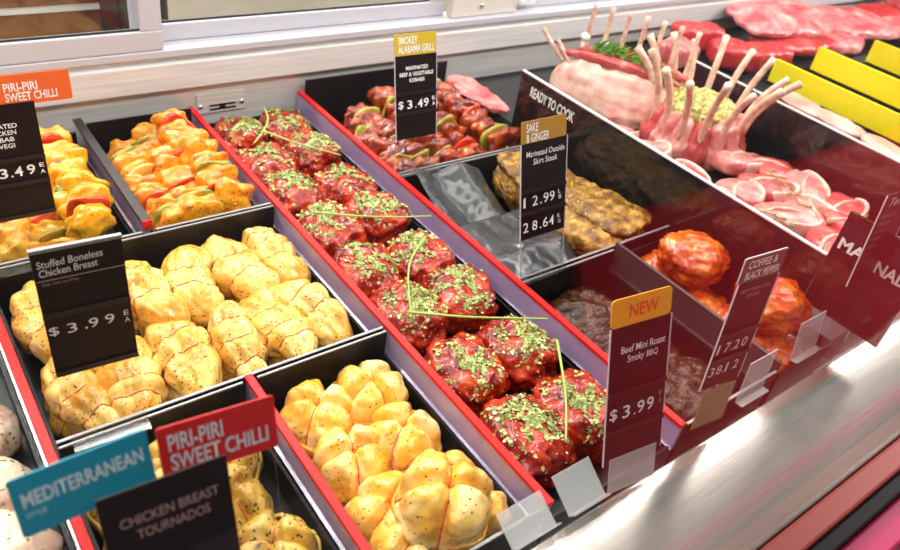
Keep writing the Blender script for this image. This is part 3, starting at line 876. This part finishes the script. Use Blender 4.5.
lamb_rack('lamb_rack', (1.440, 1.118, -.033), radians(-61), radians(6), [(-.135, -.075, .0, .045), (-.115, -.05, .0, .03)], .315, 'rack of lamb standing with its pale fat side to the front', 151, M['lambfat'], 1)
lamb_rack('lamb_rack', (1.545, 1.150, -.033), radians(-61), radians(-4), [(-.13 + .043 * k, .0, .02, .115) for k in range(7)], .300, 'second rack of lamb behind, with a row of bare rib bones', 157, M['lambred'], -1)

# loin chops
def chop(seed):
    random.seed(seed)
    root = empty('lamb_loin_chop')
    def out(a): return 1 + .16 * sin(a * 2 + seed) + .10 * sin(a * 3 + 1.7 * seed)
    def fn(p):
        q = sq(p, 3.6); a = math.atan2(p.y, p.x); r = out(a) * (1 + .05 * fr(p, seed, 2, 3))
        return Vector((q.x * .060 * r, q.y * .042 * r, q.z * .0215 * (1 + .12 * fr(p, seed + 4, 2, 3))))
    blob('meat', fn, M['lamb'] if seed % 2 else M['lambred'], root, 4)
    # band of fat along one side
    def fat(p):
        q = sq(p, 3.2); t = -1.1 + q.x * 1.15
        r = out(t)
        return Vector((cos(t) * (.060 * r + q.y * .0055), sin(t) * (.042 * r + q.y * .0055) , q.z * .0225))
    blob('fat_edge', fat, M['lambfat'], root, 4)
    # T bone
    V, F = tube_data([(-.064, .006, -.002), (-.030, .010, .003), (.004, .004, .003), (.030, -.010, .001)], .0045, 8)
    V = [Vector((v.x, v.y, v.z * 1.7 + .0135)) for v in V]
    obj('bone', V, F, M['bone'], root, True)
    return root
chops = [chop(s) for s in (3, 4, 5, 6)]
CHP = [(1.571, .806, 15, 0, 'beside the foot of the crown roast'), (1.655, .750, -30, 1, 'at the back beside the black board'), (1.672, .662, 40, 2, 'along the black board, third from the crown roast'),
    (1.640, .560, 10, 3, 'at the back right, nearest the lettered board'), (1.560, .700, -15, 1, 'in the middle, behind the rosemary'), (1.457, .715, 30, 2, 'in the front row below the crown roast'),
    (1.470, .600, -20, 0, 'in the front row behind the rosemary sprig'), (1.470, .495, 15, 3, 'frontmost, beside the tall black board edge'), (1.545, .590, 60, 2, 'in the middle, under the long sprig'), (1.560, .490, -40, 1, 'front right, beside the frontmost one'),
    (1.390, .815, 70, 3, 'in the front row left of the crown roast'), (1.370, .920, 20, 0, 'below the racks of lamb, second from the left'), (1.380, 1.030, -30, 2, 'below the pale rack of lamb'), (1.330, .720, 10, 1, 'low against the tall black board'), (1.335, .580, -10, 3, 'low against the tall black board, nearer the front')]
for i, (x, y, a, k, w_) in enumerate(CHP):
    random.seed(500 + i)
    o = inst(chops[k]); settle(o, x, y, -.034 + .0225 + (.012 if i in (4, 8) else 0), radians(a), random.uniform(-.16, .16), random.uniform(-.16, .16), 1.06)
    tag(o, 'pink lamb loin chop, ' + w_, 'lamb chop', 'lamb loin chops')

# sprigs of rosemary
def sprig(name, path, seed, label, mat, leaf=.016, n=46, cat='herb sprig'):
    random.seed(seed)
    root = empty(name, path[0]); tag(root, label, cat)
    P = [Vector(p) - Vector(path[0]) for p in path]
    tube('stem', P, .0016, M[mat], root, 6)
    V = []; F = []
    for i in range(n):
        t = (i + .5) / n * (len(P) - 1); k = int(t); c = P[k].lerp(P[k + 1], t - k); d = (P[k + 1] - P[k]).normalized()
        w = Vector((random.gauss(0, 1), random.gauss(0, 1), random.gauss(.3, .8))); w = (w - d * w.dot(d)).normalized()
        l = leaf * random.uniform(.7, 1.2); tipv = c + w * l * .8 + d * l * .7; s = w.cross(d).normalized() * l * .09
        o0 = len(V); m_ = c.lerp(tipv, .5) + w * l * .05
        V += [c, m_ + s * 1.3, tipv, m_ - s * 1.3]; F.append([o0, o0 + 1, o0 + 2, o0 + 3])
    lv = obj('leaves', V, F, M[mat], root); lv['kind'] = 'stuff'
    return root
sprig('rosemary_sprig', [(1.575, .735, .022), (1.548, .660, .022), (1.512, .604, .020), (1.560, .545, .018), (1.600, .510, .016)], 3, 'long rosemary sprig lying over the middle of the lamb chops', 'rosemary', .02, 40)
sprig('rosemary_sprig', [(1.392, .640, .016), (1.413, .600, .020), (1.405, .545, .014)], 4, 'short rosemary sprig on the front chops near the black board', 'rosemary', .022, 22)
sprig('parsley_sprig', [(1.440, 1.215, .135), (1.462, 1.165, .145), (1.490, 1.100, .142), (1.512, 1.030, .128)], 5, 'green herb sprig tucked along the top between the lamb racks', 'parsley', .036, 170)
for k, (x, y, z) in enumerate(((1.462, 1.258, .130), (1.478, 1.205, .126))):
    o = empty('paper_frill', (x, y, z)); tag(o, 'white paper frill on the lamb rack, %s one' % ('left' if k == 0 else 'right'), 'paper frill')
    V, F = tube_data([(0, 0, -.022), (0, 0, .006)], .007, 12); obj('sleeve', V, F, M['white_paper'], o, True)
    blob('tuft', lambda p: p * .012 * (1 + .3 * fr(p, k + 3, 2, 4)) + Vector((0, 0, .014)), M['white_paper'], o, 3)

# pork chops and cutlets, steaks
gp = 'pork chops between the boards'
for i, (x, y, a, w_) in enumerate(((1.950, .895, 70, 'farther one beside the yellow board'), (1.945, .785, 75, 'middle one beside the yellow board'), (1.925, .640, 70, 'nearest one, at the right edge'))):
    slab('pork_chop', 330 + i, (.080, .044, .013), (x + .008, y, .049), (4, 0, a), M['pork'], 'pale pink pork chop lying flat, ' + w_, 'pork chop', gp, 2.4, .2)
for i, (x, y, a, w_) in enumerate(((2.215, 1.00, 80, 'farthest from the front'), (2.205, .895, 75, 'second from the back'), (2.195, .790, 85, 'third from the back'), (2.19, .68, 80, 'nearest the right edge'))):
    slab('orange_cutlet', 340 + i, (.075, .055, .017), (x, y, .026), (5, 0, a), M['cutlet'], 'orange pink cutlet between the two nearer yellow boards, ' + w_, 'cutlet', 'cutlets between the yellow boards', 2.4, .2)
for i, (x, y, a, w_) in enumerate(((2.475, 1.00, 80, 'farther back'), (2.465, .88, 80, 'nearer the front'))):
    slab('pink_steak', 345 + i, (.085, .06, .022), (x, y, .031), (4, 0, a), M['marbled'], 'pink steak between the two farther yellow boards, ' + w_, 'steak', 'pink steaks by the far yellow board', 2.4, .2)
BE = [('beef_joint', (.085, .050, .036), (2.10, 1.365, .046), (0, 0, -25), 'redbeef', 'long bright red beef joint near the crown roast bones'), ('beef_joint', (.075, .055, .034), (2.10, 1.215, .040), (0, 0, -35), 'redbeef', 'bright red beef joint behind the crown roast bones'),
    ('beef_joint', (.06, .05, .03), (1.93, 1.30, .036), (0, 0, 10), 'marbled', 'pale red meat piece at the back behind the black board'), ('beef_joint', (.07, .05, .03), (2.23, 1.165, .036), (0, 0, -20), 'redbeef', 'small dark red beef joint just behind the first yellow board'),
    ('marbled_steak', (.20, .115, .024), (2.52, 1.335, .085), (8, 0, -12), 'marbled', 'large pale marbled beef slab, biggest of the back pile'), ('marbled_steak', (.17, .10, .026), (2.50, 1.26, .035), (0, 0, -5), 'redbeef', 'dark red slab under the large marbled beef slab'),
    ('marbled_steak', (.17, .10, .024), (2.86, 1.255, .070), (6, 0, -20), 'marbled', 'marbled beef slab right of the biggest one, above the yellow boards'), ('marbled_steak', (.15, .09, .026), (2.88, 1.385, .050), (4, 0, 10), 'redbeef', 'red beef slab along the back wall'),
    ('marbled_steak', (.14, .10, .030), (3.20, 1.29, .050), (6, 0, -12), 'redbeef', 'red beef slab near the top right corner'), ('marbled_steak', (.15, .10, .035), (3.42, 1.375, .085), (10, 0, 15), 'marbled', 'marbled beef piece at the top right corner'),
    ('marbled_steak', (.12, .09, .028), (2.66, 1.165, .036), (4, 0, -15), 'marbled', 'pink beef slice at the front of the back pile by the yellow boards'), ('marbled_steak', (.12, .08, .030), (3.16, 1.165, .040), (4, 0, 5), 'marbled', 'pink beef slice at the front of the pile near the right edge')]
for i, (nm, d_, l_, r_, mt_, lab) in enumerate(BE):
    slab(nm, 360 + i, d_, l_, r_, M[mt_], lab, 'beef', None, 5. if nm == 'beef_joint' else 3., .12 if nm == 'beef_joint' else .22, -.010 if i in (4, 6) else 0, .14)

# let each piece rest on its tray floor and stay between its walls
import numpy as np
def bounds(o):
    lo = np.full(3, 1e9); hi = -lo
    bpy.context.view_layer.update()
    for c in [o] + list(o.children_recursive):
        if c.type != 'MESH': continue
        a = np.empty(len(c.data.vertices) * 3); c.data.vertices.foreach_get('co', a); a = a.reshape(-1, 3)
        m_ = np.array(c.matrix_world); w_ = a @ m_[:3, :3].T + m_[:3, 3]
        lo = np.minimum(lo, w_.min(0)); hi = np.maximum(hi, w_.max(0))
    return lo, hi
def rest(prefix, x0, x1, y0, y1, floor, lift=True):
    for o in list(COL.objects):
        if o.parent or not o.name.startswith(prefix): continue
        if not (x0 - .03 < o.location.x < x1 + .03 and y0 - .03 < o.location.y < y1 + .03): continue
        lo, hi = bounds(o)
        for k, (a, b_) in enumerate(((x0, x1), (y0, y1))):
            if lo[k] < a: o.location[k] += min(a - lo[k], max(0, b_ - hi[k]) if hi[k] - lo[k] < b_ - a else a - lo[k])
            elif hi[k] > b_: o.location[k] -= hi[k] - b_
        if lift and (lo[2] < floor or lo[2] < floor + .02): o.location.z += floor - lo[2]
f_ = ZF + .0006
rest('stuffed_chicken_breast', .0685, .5135, .6945, 1.0535, f_)
rest('herb_tournado', .0685, .2875, .3265, .6775, f_)
rest('chicken_tournado', .3165, .5135, .3265, .6775, f_)
rest('herbed_beef_roast', .5395, .7685, .3265, 1.457, f_)
rest('chicken_kebab', .0685, .2875, 1.0705, 1.4375, f_)
rest('chicken_kebab', .3175, .5135, 1.0705, 1.4375, f_)
rest('beef_kebab', .7975, 1.191, 1.0725, 1.457, f_)
rest('skirt_steak', .7975, 1.185, .6945, 1.0555, f_)
rest('peppered_beef', .7975, 1.0135, .3265, .6775, f_)
rest('marinated_thigh', 1.0445, 1.1855, .3265, .6775, f_)
rest('herbed_meat_piece', -.1955, .0405, .3265, .9955, f_)
rest('lamb_loin_chop', 1.2165, 1.6955, .335, 1.45, -.0333)
rest('lamb_rack', 1.2165, 1.6955, .335, 1.45, -.0333)
rest('crown_roast', 1.30, 2.0, .335, 1.45, -.0333)
rest('beef_joint', 1.74, 3.69, 1.1245, 1.4575, .0026)
rest('marbled_steak', 1.74, 3.69, 1.1245, 1.4575, .0026)
rest('pork_chop', 1.7395, 2.0305, .3345, 1.0955, .0346)
rest('orange_cutlet', 2.0695, 2.2955, .3345, 1.0955, .0026)
rest('pink_steak', 2.3345, 2.5955, .3345, 1.0955, .0026)

# ------------------------------------------------------------------ price signs
def sign_frame(name, x0, ye, lean, yaw, label, cat='price sign'):
    o = empty(name, (x0, ye, -.003), (-radians(lean), 0, radians(yaw)))
    tag(o, label, cat); return o
def card(parent, name, u0, u1, v0, v1, mat, y0=-.001, th=.0015, r=0.):
    bm = bmesh.new()
    if r:
        pts = []
        for (cx, cz, a0) in ((u0 + r, v0 + r, 180), (u1 - r, v0 + r, 270), (u1 - r, v1 - r, 0), (u0 + r, v1 - r, 90)):
            for k in range(6):
                a = radians(a0 + 18 * k); pts.append((cx + r * cos(a), cz + r * sin(a)))
        fa = [bm.verts.new((x, y0, z)) for x, z in pts]; fb = [bm.verts.new((x, y0 + th, z)) for x, z in pts]
        n = len(pts); bm.faces.new(fa); bm.faces.new(fb[::-1])
        for i in range(n): bm.faces.new([fa[i], fb[i], fb[(i + 1) % n], fa[(i + 1) % n]])
        bmesh.ops.recalc_face_normals(bm, faces=bm.faces[:])
    else:
        add_box(bm, u0, u1, y0, y0 + th, v0, v1)
    return from_bm(name, bm, mat, parent)
def holder(parent, u0, u1, v0, v1, edge=True):
    bm = bmesh.new(); add_box(bm, u0, u1, -.002, -.0005, v0, v1); add_box(bm, u0, u1, -.022, -.002, v0 , v0 + .0015)
    return from_bm('clear_holder', bm, M['acrylic'], parent)
def edge_line(parent, u0, u1, v0, v1, w=.0012):
    bm = bmesh.new()
    add_box(bm, u0 - w, u0, -.0012, .0008, v0, v1); add_box(bm, u1, u1 + w, -.0012, .0008, v0, v1)
    return from_bm('edge_trim', bm, M['frame'], parent)
def rail(parent, u0, u1, v): return card(parent, 'price_strip', u0, u1, v - .003, v + .003, M['sign_edge'], -.003, .002)

INK = M['white_ink']; CH = M['chalk']
# S2 stuffed chicken breast
s = sign_frame('price_sign', .079, .680, 2.3, -3.8, 'black price sign for stuffed boneless chicken breast at 3.99')
card(s, 'panel', 0, .0862, .110, .2715, M['sign_black'], 0)
card(s, 'top_edge', -.0004, .0866, .2705, .2745, M['tray_rim'], -.002, .005)
lettering(s, 'Stuffed Boneless', .0045, .066, .2515, .0085, CH, .004, .05, slope=.03)
lettering(s, 'Chicken Breast', .0050, .060, .2410, .0085, CH, .004, .05, slope=.03)
card(s, 'divider_line', .002, .0855, .2360, .2366, M['dim_ink'], -.0008, .0006)
lettering(s, 'Kids, Kale and Feta', .006, .040, .2300, .0036, M['dim_ink'])
rail(s, 0, .0862, .1925)
for ch, u in (('$', .0025), ('3', .0200), ('.', .0370), ('9', .0415), ('9', .0580)):
    lettering(s, ch, u, u + (.0028 if ch == '.' else .0095), .1645, (.003 if ch == '.' else .0125), INK, .0)
lettering(s, 'E', .0775, .0825, .1705, .0065, INK); lettering(s, 'A', .0775, .0830, .1610, .0065, INK)
rail(s, 0, .0862, .1130)
holder(s, 0, .0862, .009, .110)
# S1 kebab sign at far left
s = sign_frame('price_sign', .073, 1.055, 3, 0, 'black price sign at the left edge with an orange piri-piri header')
card(s, 'header_card', .045, .1475, .2465, .2885, M['orange_card'], .0012, .0012, .003)
card(s, 'panel', 0, .098, .080, .2500, M['sign_black'], 0)
lettering(s, 'PIRI-PIRI', .0650, .1060, .2655, .0120, INK, .02, y=.0009); lettering(s, 'SWEET CHILLI', .0650, .1290, .2520, .0120, INK, .02, y=.0009)
for k, (tx, u0, u1) in enumerate((('MARINATED', .020, .0715), ('CHICKEN', .030, .0690), ('KEBAB', .035, .0650), ('& VEGI', .036, .0640))):
    lettering(s, tx, u0, u1, .2165 - .0095 * k, .0065, INK, .015)
rail(s, 0, .098, .1705)
for ch, u in (('$', .0190), ('3', .0370), ('.', .0510), ('4', .0560), ('9', .0720)):
    lettering(s, ch, u, u + (.0028 if ch == '.' else .0105), .1440, (.003 if ch == '.' else .0150), INK, .015)
lettering(s, 'E', .0885, .0945, .1530, .0062, INK, .01); lettering(s, 'A', .0885, .0945, .1430, .0062, INK, .01)
rail(s, 0, .098, .1330); rail(s, 0, .098, .0820)
holder(s, 0, .097, .0, .080)
# S6 smokey
s = sign_frame('price_sign', .780, 1.052, 13.1, -1.2, 'black price sign with gold header for beef kebabs at 3.49')
card(s, 'header_card', 0, .0930, .2360, .2750, M['gold_card'], .0005, .0015, .003)
card(s, 'panel', 0, .0932, .0780, .2360, M['sign_black'], 0)
edge_line(s, 0, .0932, .078, .236)
lettering(s, 'SMOKEY', .0080, .0510, .2560, .0140, INK, .015, y=.0002); lettering(s, 'ALABAMA GRILL', .0080, .0890, .2400, .0140, INK, .015, y=.0002)
for k, (tx, u0, u1) in enumerate((('MARINATED', .0240, .0740), ('BEEF & VEGETABLE', .0100, .0860), ('KEBABS', .0320, .0660))):
    lettering(s, tx, u0, u1, .2090 - .0115 * k, .0072, INK, .02)
rail(s, 0, .0932, .1650)
for ch, u in (('$', .0060), ('3', .0260), ('.', .0440), ('4', .0500), ('9', .0640)):
    lettering(s, ch, u, u + (.0030 if ch == '.' else .0115), .1360, (.0032 if ch == '.' else .0165), INK, .015)
lettering(s, 'E', .0835, .0905, .1470, .0075, INK, .01); lettering(s, 'A', .0835, .0905, .1360, .0075, INK, .01)
rail(s, 0, .0932, .1270)
holder(s, 0, .093, .009, .078)
# S7 sake & ginger
s = sign_frame('price_sign', .783, .678, 16.5, 0, 'black price sign with ochre header for skirt steak at 12.99')
card(s, 'header_card', .001, .0985, .2390, .2740, M['ochre_card'], .0005, .0015, .003)
card(s, 'panel', 0, .1, .0790, .2390, M['sign_black'], 0)
edge_line(s, 0, .1, .079, .239)
lettering(s, 'SAKE', .0110, .0360, .2560, .0140, INK, .012, y=.0002); lettering(s, '& GINGER', .0110, .0600, .2400, .0140, INK, .012, y=.0002)
lettering(s, 'Marinated Outside', .0110, .0950, .2165, .0095, CH, .006, .05); lettering(s, 'Skirt Steak', .0260, .0790, .2030, .0095, CH, .006, .05)
rail(s, 0, .1, .1600)
for row, chars, v in ((0, '1299', .1340), (1, '2864', .0910)):
    for ch, u in zip(chars, (.0060, .0260, .0500, .0640)):
        lettering(s, ch, u, u + (.0045 if ch == '1' else .0115), v, .0170, INK, .006)
    lettering(s, '.', .0435, .0465, v, .0034, INK)
lettering(s, 'L', .0835, .0890, .1440, .0070, INK); lettering(s, 'B', .0850, .0910, .1340, .0070, INK)
lettering(s, 'K', .0835, .0895, .1010, .0070, INK); lettering(s, 'G', .0850, .0910, .0910, .0070, INK)
rail(s, 0, .1, .1230)
holder(s, 0, .1, .009, .079)
edge_line(s, .001, .099, .009, .078, .0008)
# S8 NEW
s = sign_frame('price_sign', .609, .312, 19.1, -7.3, 'tall black price sign with amber NEW header for smoky beef at 3.99')
card(s, 'header_card', 0, .0965, .2125, .2490, M['amber_card'], .0005, .0015, .006)
card(s, 'panel', 0, .0968, .0240, .2125, M['sign_black'], 0)
edge_line(s, 0, .0968, .024, .2125)
lettering(s, 'NEW', .0280, .0750, .2220, .0170, M['new_ink'], .02, y=.0002)
lettering(s, 'Beef Mini Roast', .0180, .0900, .1765, .0095, CH, .006, .05); lettering(s, 'Smoky', .0290, .0560, .1630, .0095, CH, .004, .05); lettering(s, 'BBQ', .0600, .0790, .1615, .0095, CH, 0, .05)
rail(s, 0, .0968, .1230)
for ch, u in (('$', .0060), ('3', .0270), ('.', .0455), ('9', .0510), ('9', .0670)):
    lettering(s, ch, u, u + (.0030 if ch == '.' else .0120), .0850, (.0034 if ch == '.' else .0180), CH, .01)
lettering(s, 'E', .0870, .0930, .1010, .0070, M['dim_ink']); lettering(s, 'A', .0870, .0930, .0900, .0070, M['dim_ink'])
rail(s, 0, .0968, .0700)
bm = bmesh.new(); add_box(bm, .006, .085, -.005, -.0038, -.016, .034); from_bm('clear_holder', bm, M['frosted'], s)
# S9 coffee and black pepper
s = sign_frame('price_sign', .774, .312, 4.9, -6.1, 'leaning dark price tag with coffee and black pepper header')
card(s, 'header_card', -.003, .0765, .2500, .2865, M['frame'], .0005, .0015, .003)
card(s, 'header_face', -.0015, .0750, .2515, .2850, M['brown_card'], -.0004, .0008)
card(s, 'panel', 0, .0740, .0790, .2500, M['sign_black'], 0)
edge_line(s, 0, .0740, .079, .25)
lettering(s, 'COFFEE &', .0060, .0600, .2700, .0120, INK, .02, y=-.0007); lettering(s, 'BLACK PEPPER', .0060, .0700, .2540, .0120, INK, .02, y=-.0007)
lettering(s, 'BEEF STRIP LOIN', .0100, .0650, .2330, .0055, M['dim_ink'], .02); lettering(s, 'STEAK', .0240, .0500, .2240, .0055, M['dim_ink'], .02)
rail(s, 0, .074, .1690)
for chars, v in (('1720', .1380), ('3812', .1000)):
    for ch, u in zip(chars, (.0060, .0200, .0380, .0530)):
        lettering(s, ch, u, u + (.0040 if ch == '1' else .0100), v, .0160, CH, .004)
    lettering(s, '.', .0335, .0360, v, .0032, CH)
rail(s, 0, .074, .1280)
bm = bmesh.new(); add_box(bm, .006, .072, -.004, -.0028, .006, .0785); from_bm('clear_holder', bm, M['acrylic'], s)
bm = bmesh.new(); add_box(bm, .008, .070, -.0026, -.0018, .008, .076); from_bm('slip', bm, M['yellow_slip'], s)
# S10 right edge tag
s = sign_frame('price_sign', 1.130, .318, 4.9, -4, 'dark tag at the right edge with white script, in front of the lettered board', 'tag')
card(s, 'panel', 0, .085, .128, .2860, M['sign_black'], 0)
edge_line(s, 0, .085, .128, .286)
lettering(s, 'Tenn', .018, .060, .2640, .0140, INK, 0, .3)
for k in range(5): lettering(s, ('MARINATED', 'PORK LOIN', 'ROAST', 'FRESH', 'DAILY')[k], .012, .050 - .004 * k, .2440 - .0130 * k, .0065, M['dim_ink'])
holder(s, 0, .085, -.002, .128)
# S3 S4 S5 foreground cards
s = sign_frame('name_card', .004, .300, 15.6, 1.2, 'teal card lettered Mediterranean in the left foreground', 'card')
card(s, 'panel', 0, .0905, .2760, .3240, M['teal'], 0, .0015, .003)
lettering(s, 'MEDITERRANEAN', .0055, .0850, .2990, .0120, M['teal_ink'], .02); lettering(s, 'STYLE', .0055, .0180, .2905, .0040, M['teal_ink'])
holder(s, .004, .087, 0, .276)
s = sign_frame('name_card', .090, .300, 15.4, -5.4, 'red card lettered Piri-Piri Sweet Chilli behind the black tournados card', 'card')
card(s, 'panel', 0, .0885, .2755, .3230, M['red_card'], 0, .0015, .003)
lettering(s, 'PIRI-PIRI', .0070, .0470, .3010, .0145, M['teal_ink'], .015); lettering(s, 'SWEET CHILLI', .0070, .0810, .2840, .0145, M['teal_ink'], .015)
holder(s, .004, .084, 0, .275)
s = sign_frame('name_card', .042, .272, 15, -3, 'blurred black card lettered chicken breast tournados in the foreground', 'card')
card(s, 'panel', 0, .0890, .215, .3125, M['sign_black'], 0, .0015)
lettering(s, 'CHICKEN BREAST', .0115, .0800, .2820, .0085, M['dim_ink'], .01); lettering(s, 'TOURNADOS', .0210, .0720, .2690, .0085, M['dim_ink'], .01)
holder(s, 0, .089, 0, .215)
def clip(x0, x1, y, lean, h, label, yaw=0):
    t = empty('ticket_holder', (x0, y, -.011), (-radians(lean), 0, radians(yaw))); tag(t, label, 'ticket holder')
    bm = bmesh.new(); add_box(bm, 0, x1 - x0, -.001, .001, 0, h, .0004); from_bm('front_plate', bm, M['frosted'], t)
    bm = bmesh.new(); add_box(bm, 0, x1 - x0, -.012, -.001, 0, .002); from_bm('foot', bm, M['frosted'], t)
clip(.541, .606, .300, 55, .052, 'empty clear ticket holder at the front end of the red roast tray')
clip(.450, .520, .300, 60, .045, 'empty clear ticket holder at the front of the round tournados')
clip(.905, .975, .316, 5, .075, 'empty clear ticket holder right of the leaning brown tag')
clip(1.075, 1.150, .330, 10, .070, 'clear ticket holder at the front below the lettered board')

# ------------------------------------------------------------------ lights
def area(name, loc, target, sx, sy, energy, col):
    l = bpy.data.lights.new(name, 'AREA'); l.shape = 'RECTANGLE'; l.size = sx; l.size_y = sy; l.energy = energy; l.color = col
    o = bpy.data.objects.new(name, l); COL.objects.link(o); o.location = loc
    o.rotation_euler = (Vector(target) - Vector(loc)).to_track_quat('-Z', 'Y').to_euler()
    return o
area('case_lamp', (1.5, .72, 1.02), (1.5, .85, 0), 4.4, .10, 22, (1., .97, .90))
area('case_lamp_rear', (1.5, 1.15, 1.10), (1.5, 1.05, 0), 4.4, .10, 13, (1., .97, .92))
area('red_block_fill', (4.5, -.15, 2.15), (4.3, -1.05, -.5), 2.4, .3, 115, (1., .98, .95))  # added unseen light, aimed at the red block to brighten its reflection
area('shop_lamp_front', (.2, -.6, 2.15), (.6, .8, 0), 1.2, .8, 22, (1., .98, .95))
area('back_room_lamp', (.5, 2.75, 2.15), (.5, 2.6, 0), 3.5, .6, 130, (1., .97, .9))
w = bpy.data.worlds.new('World'); SC.world = w; w.use_nodes = True
w.node_tree.nodes['Background'].inputs[0].default_value = (.9, .9, 1., 1); w.node_tree.nodes['Background'].inputs[1].default_value = .05

# ------------------------------------------------------------------ camera
cd = bpy.data.cameras.new('camera'); cam = bpy.data.objects.new('camera', cd); COL.objects.link(cam)
cd.sensor_width = 36; cd.lens = 758 / 900 * 36; cd.clip_start = .02
Xr = (.79695636, -.26206223, .54422785); Yr = (-.58643643, -.55159726, .59315493); Zr = (.14475109, -.79187363, -.59328178)
R = Matrix(((Xr[0], -Xr[1], -Xr[2]), (Yr[0], -Yr[1], -Yr[2]), (Zr[0], -Zr[1], -Zr[2])))
cam.matrix_world = Matrix.Translation((0, 0, .75)) @ R.to_4x4()
cd.dof.use_dof = True; cd.dof.focus_distance = 1.08; cd.dof.aperture_fstop = 5.5
SC.camera = cam
SC.view_settings.view_transform = 'Standard'; SC.view_settings.look = 'None'; SC.view_settings.gamma = 1.; SC.view_settings.exposure = .48
SC.view_settings.use_curve_mapping = False
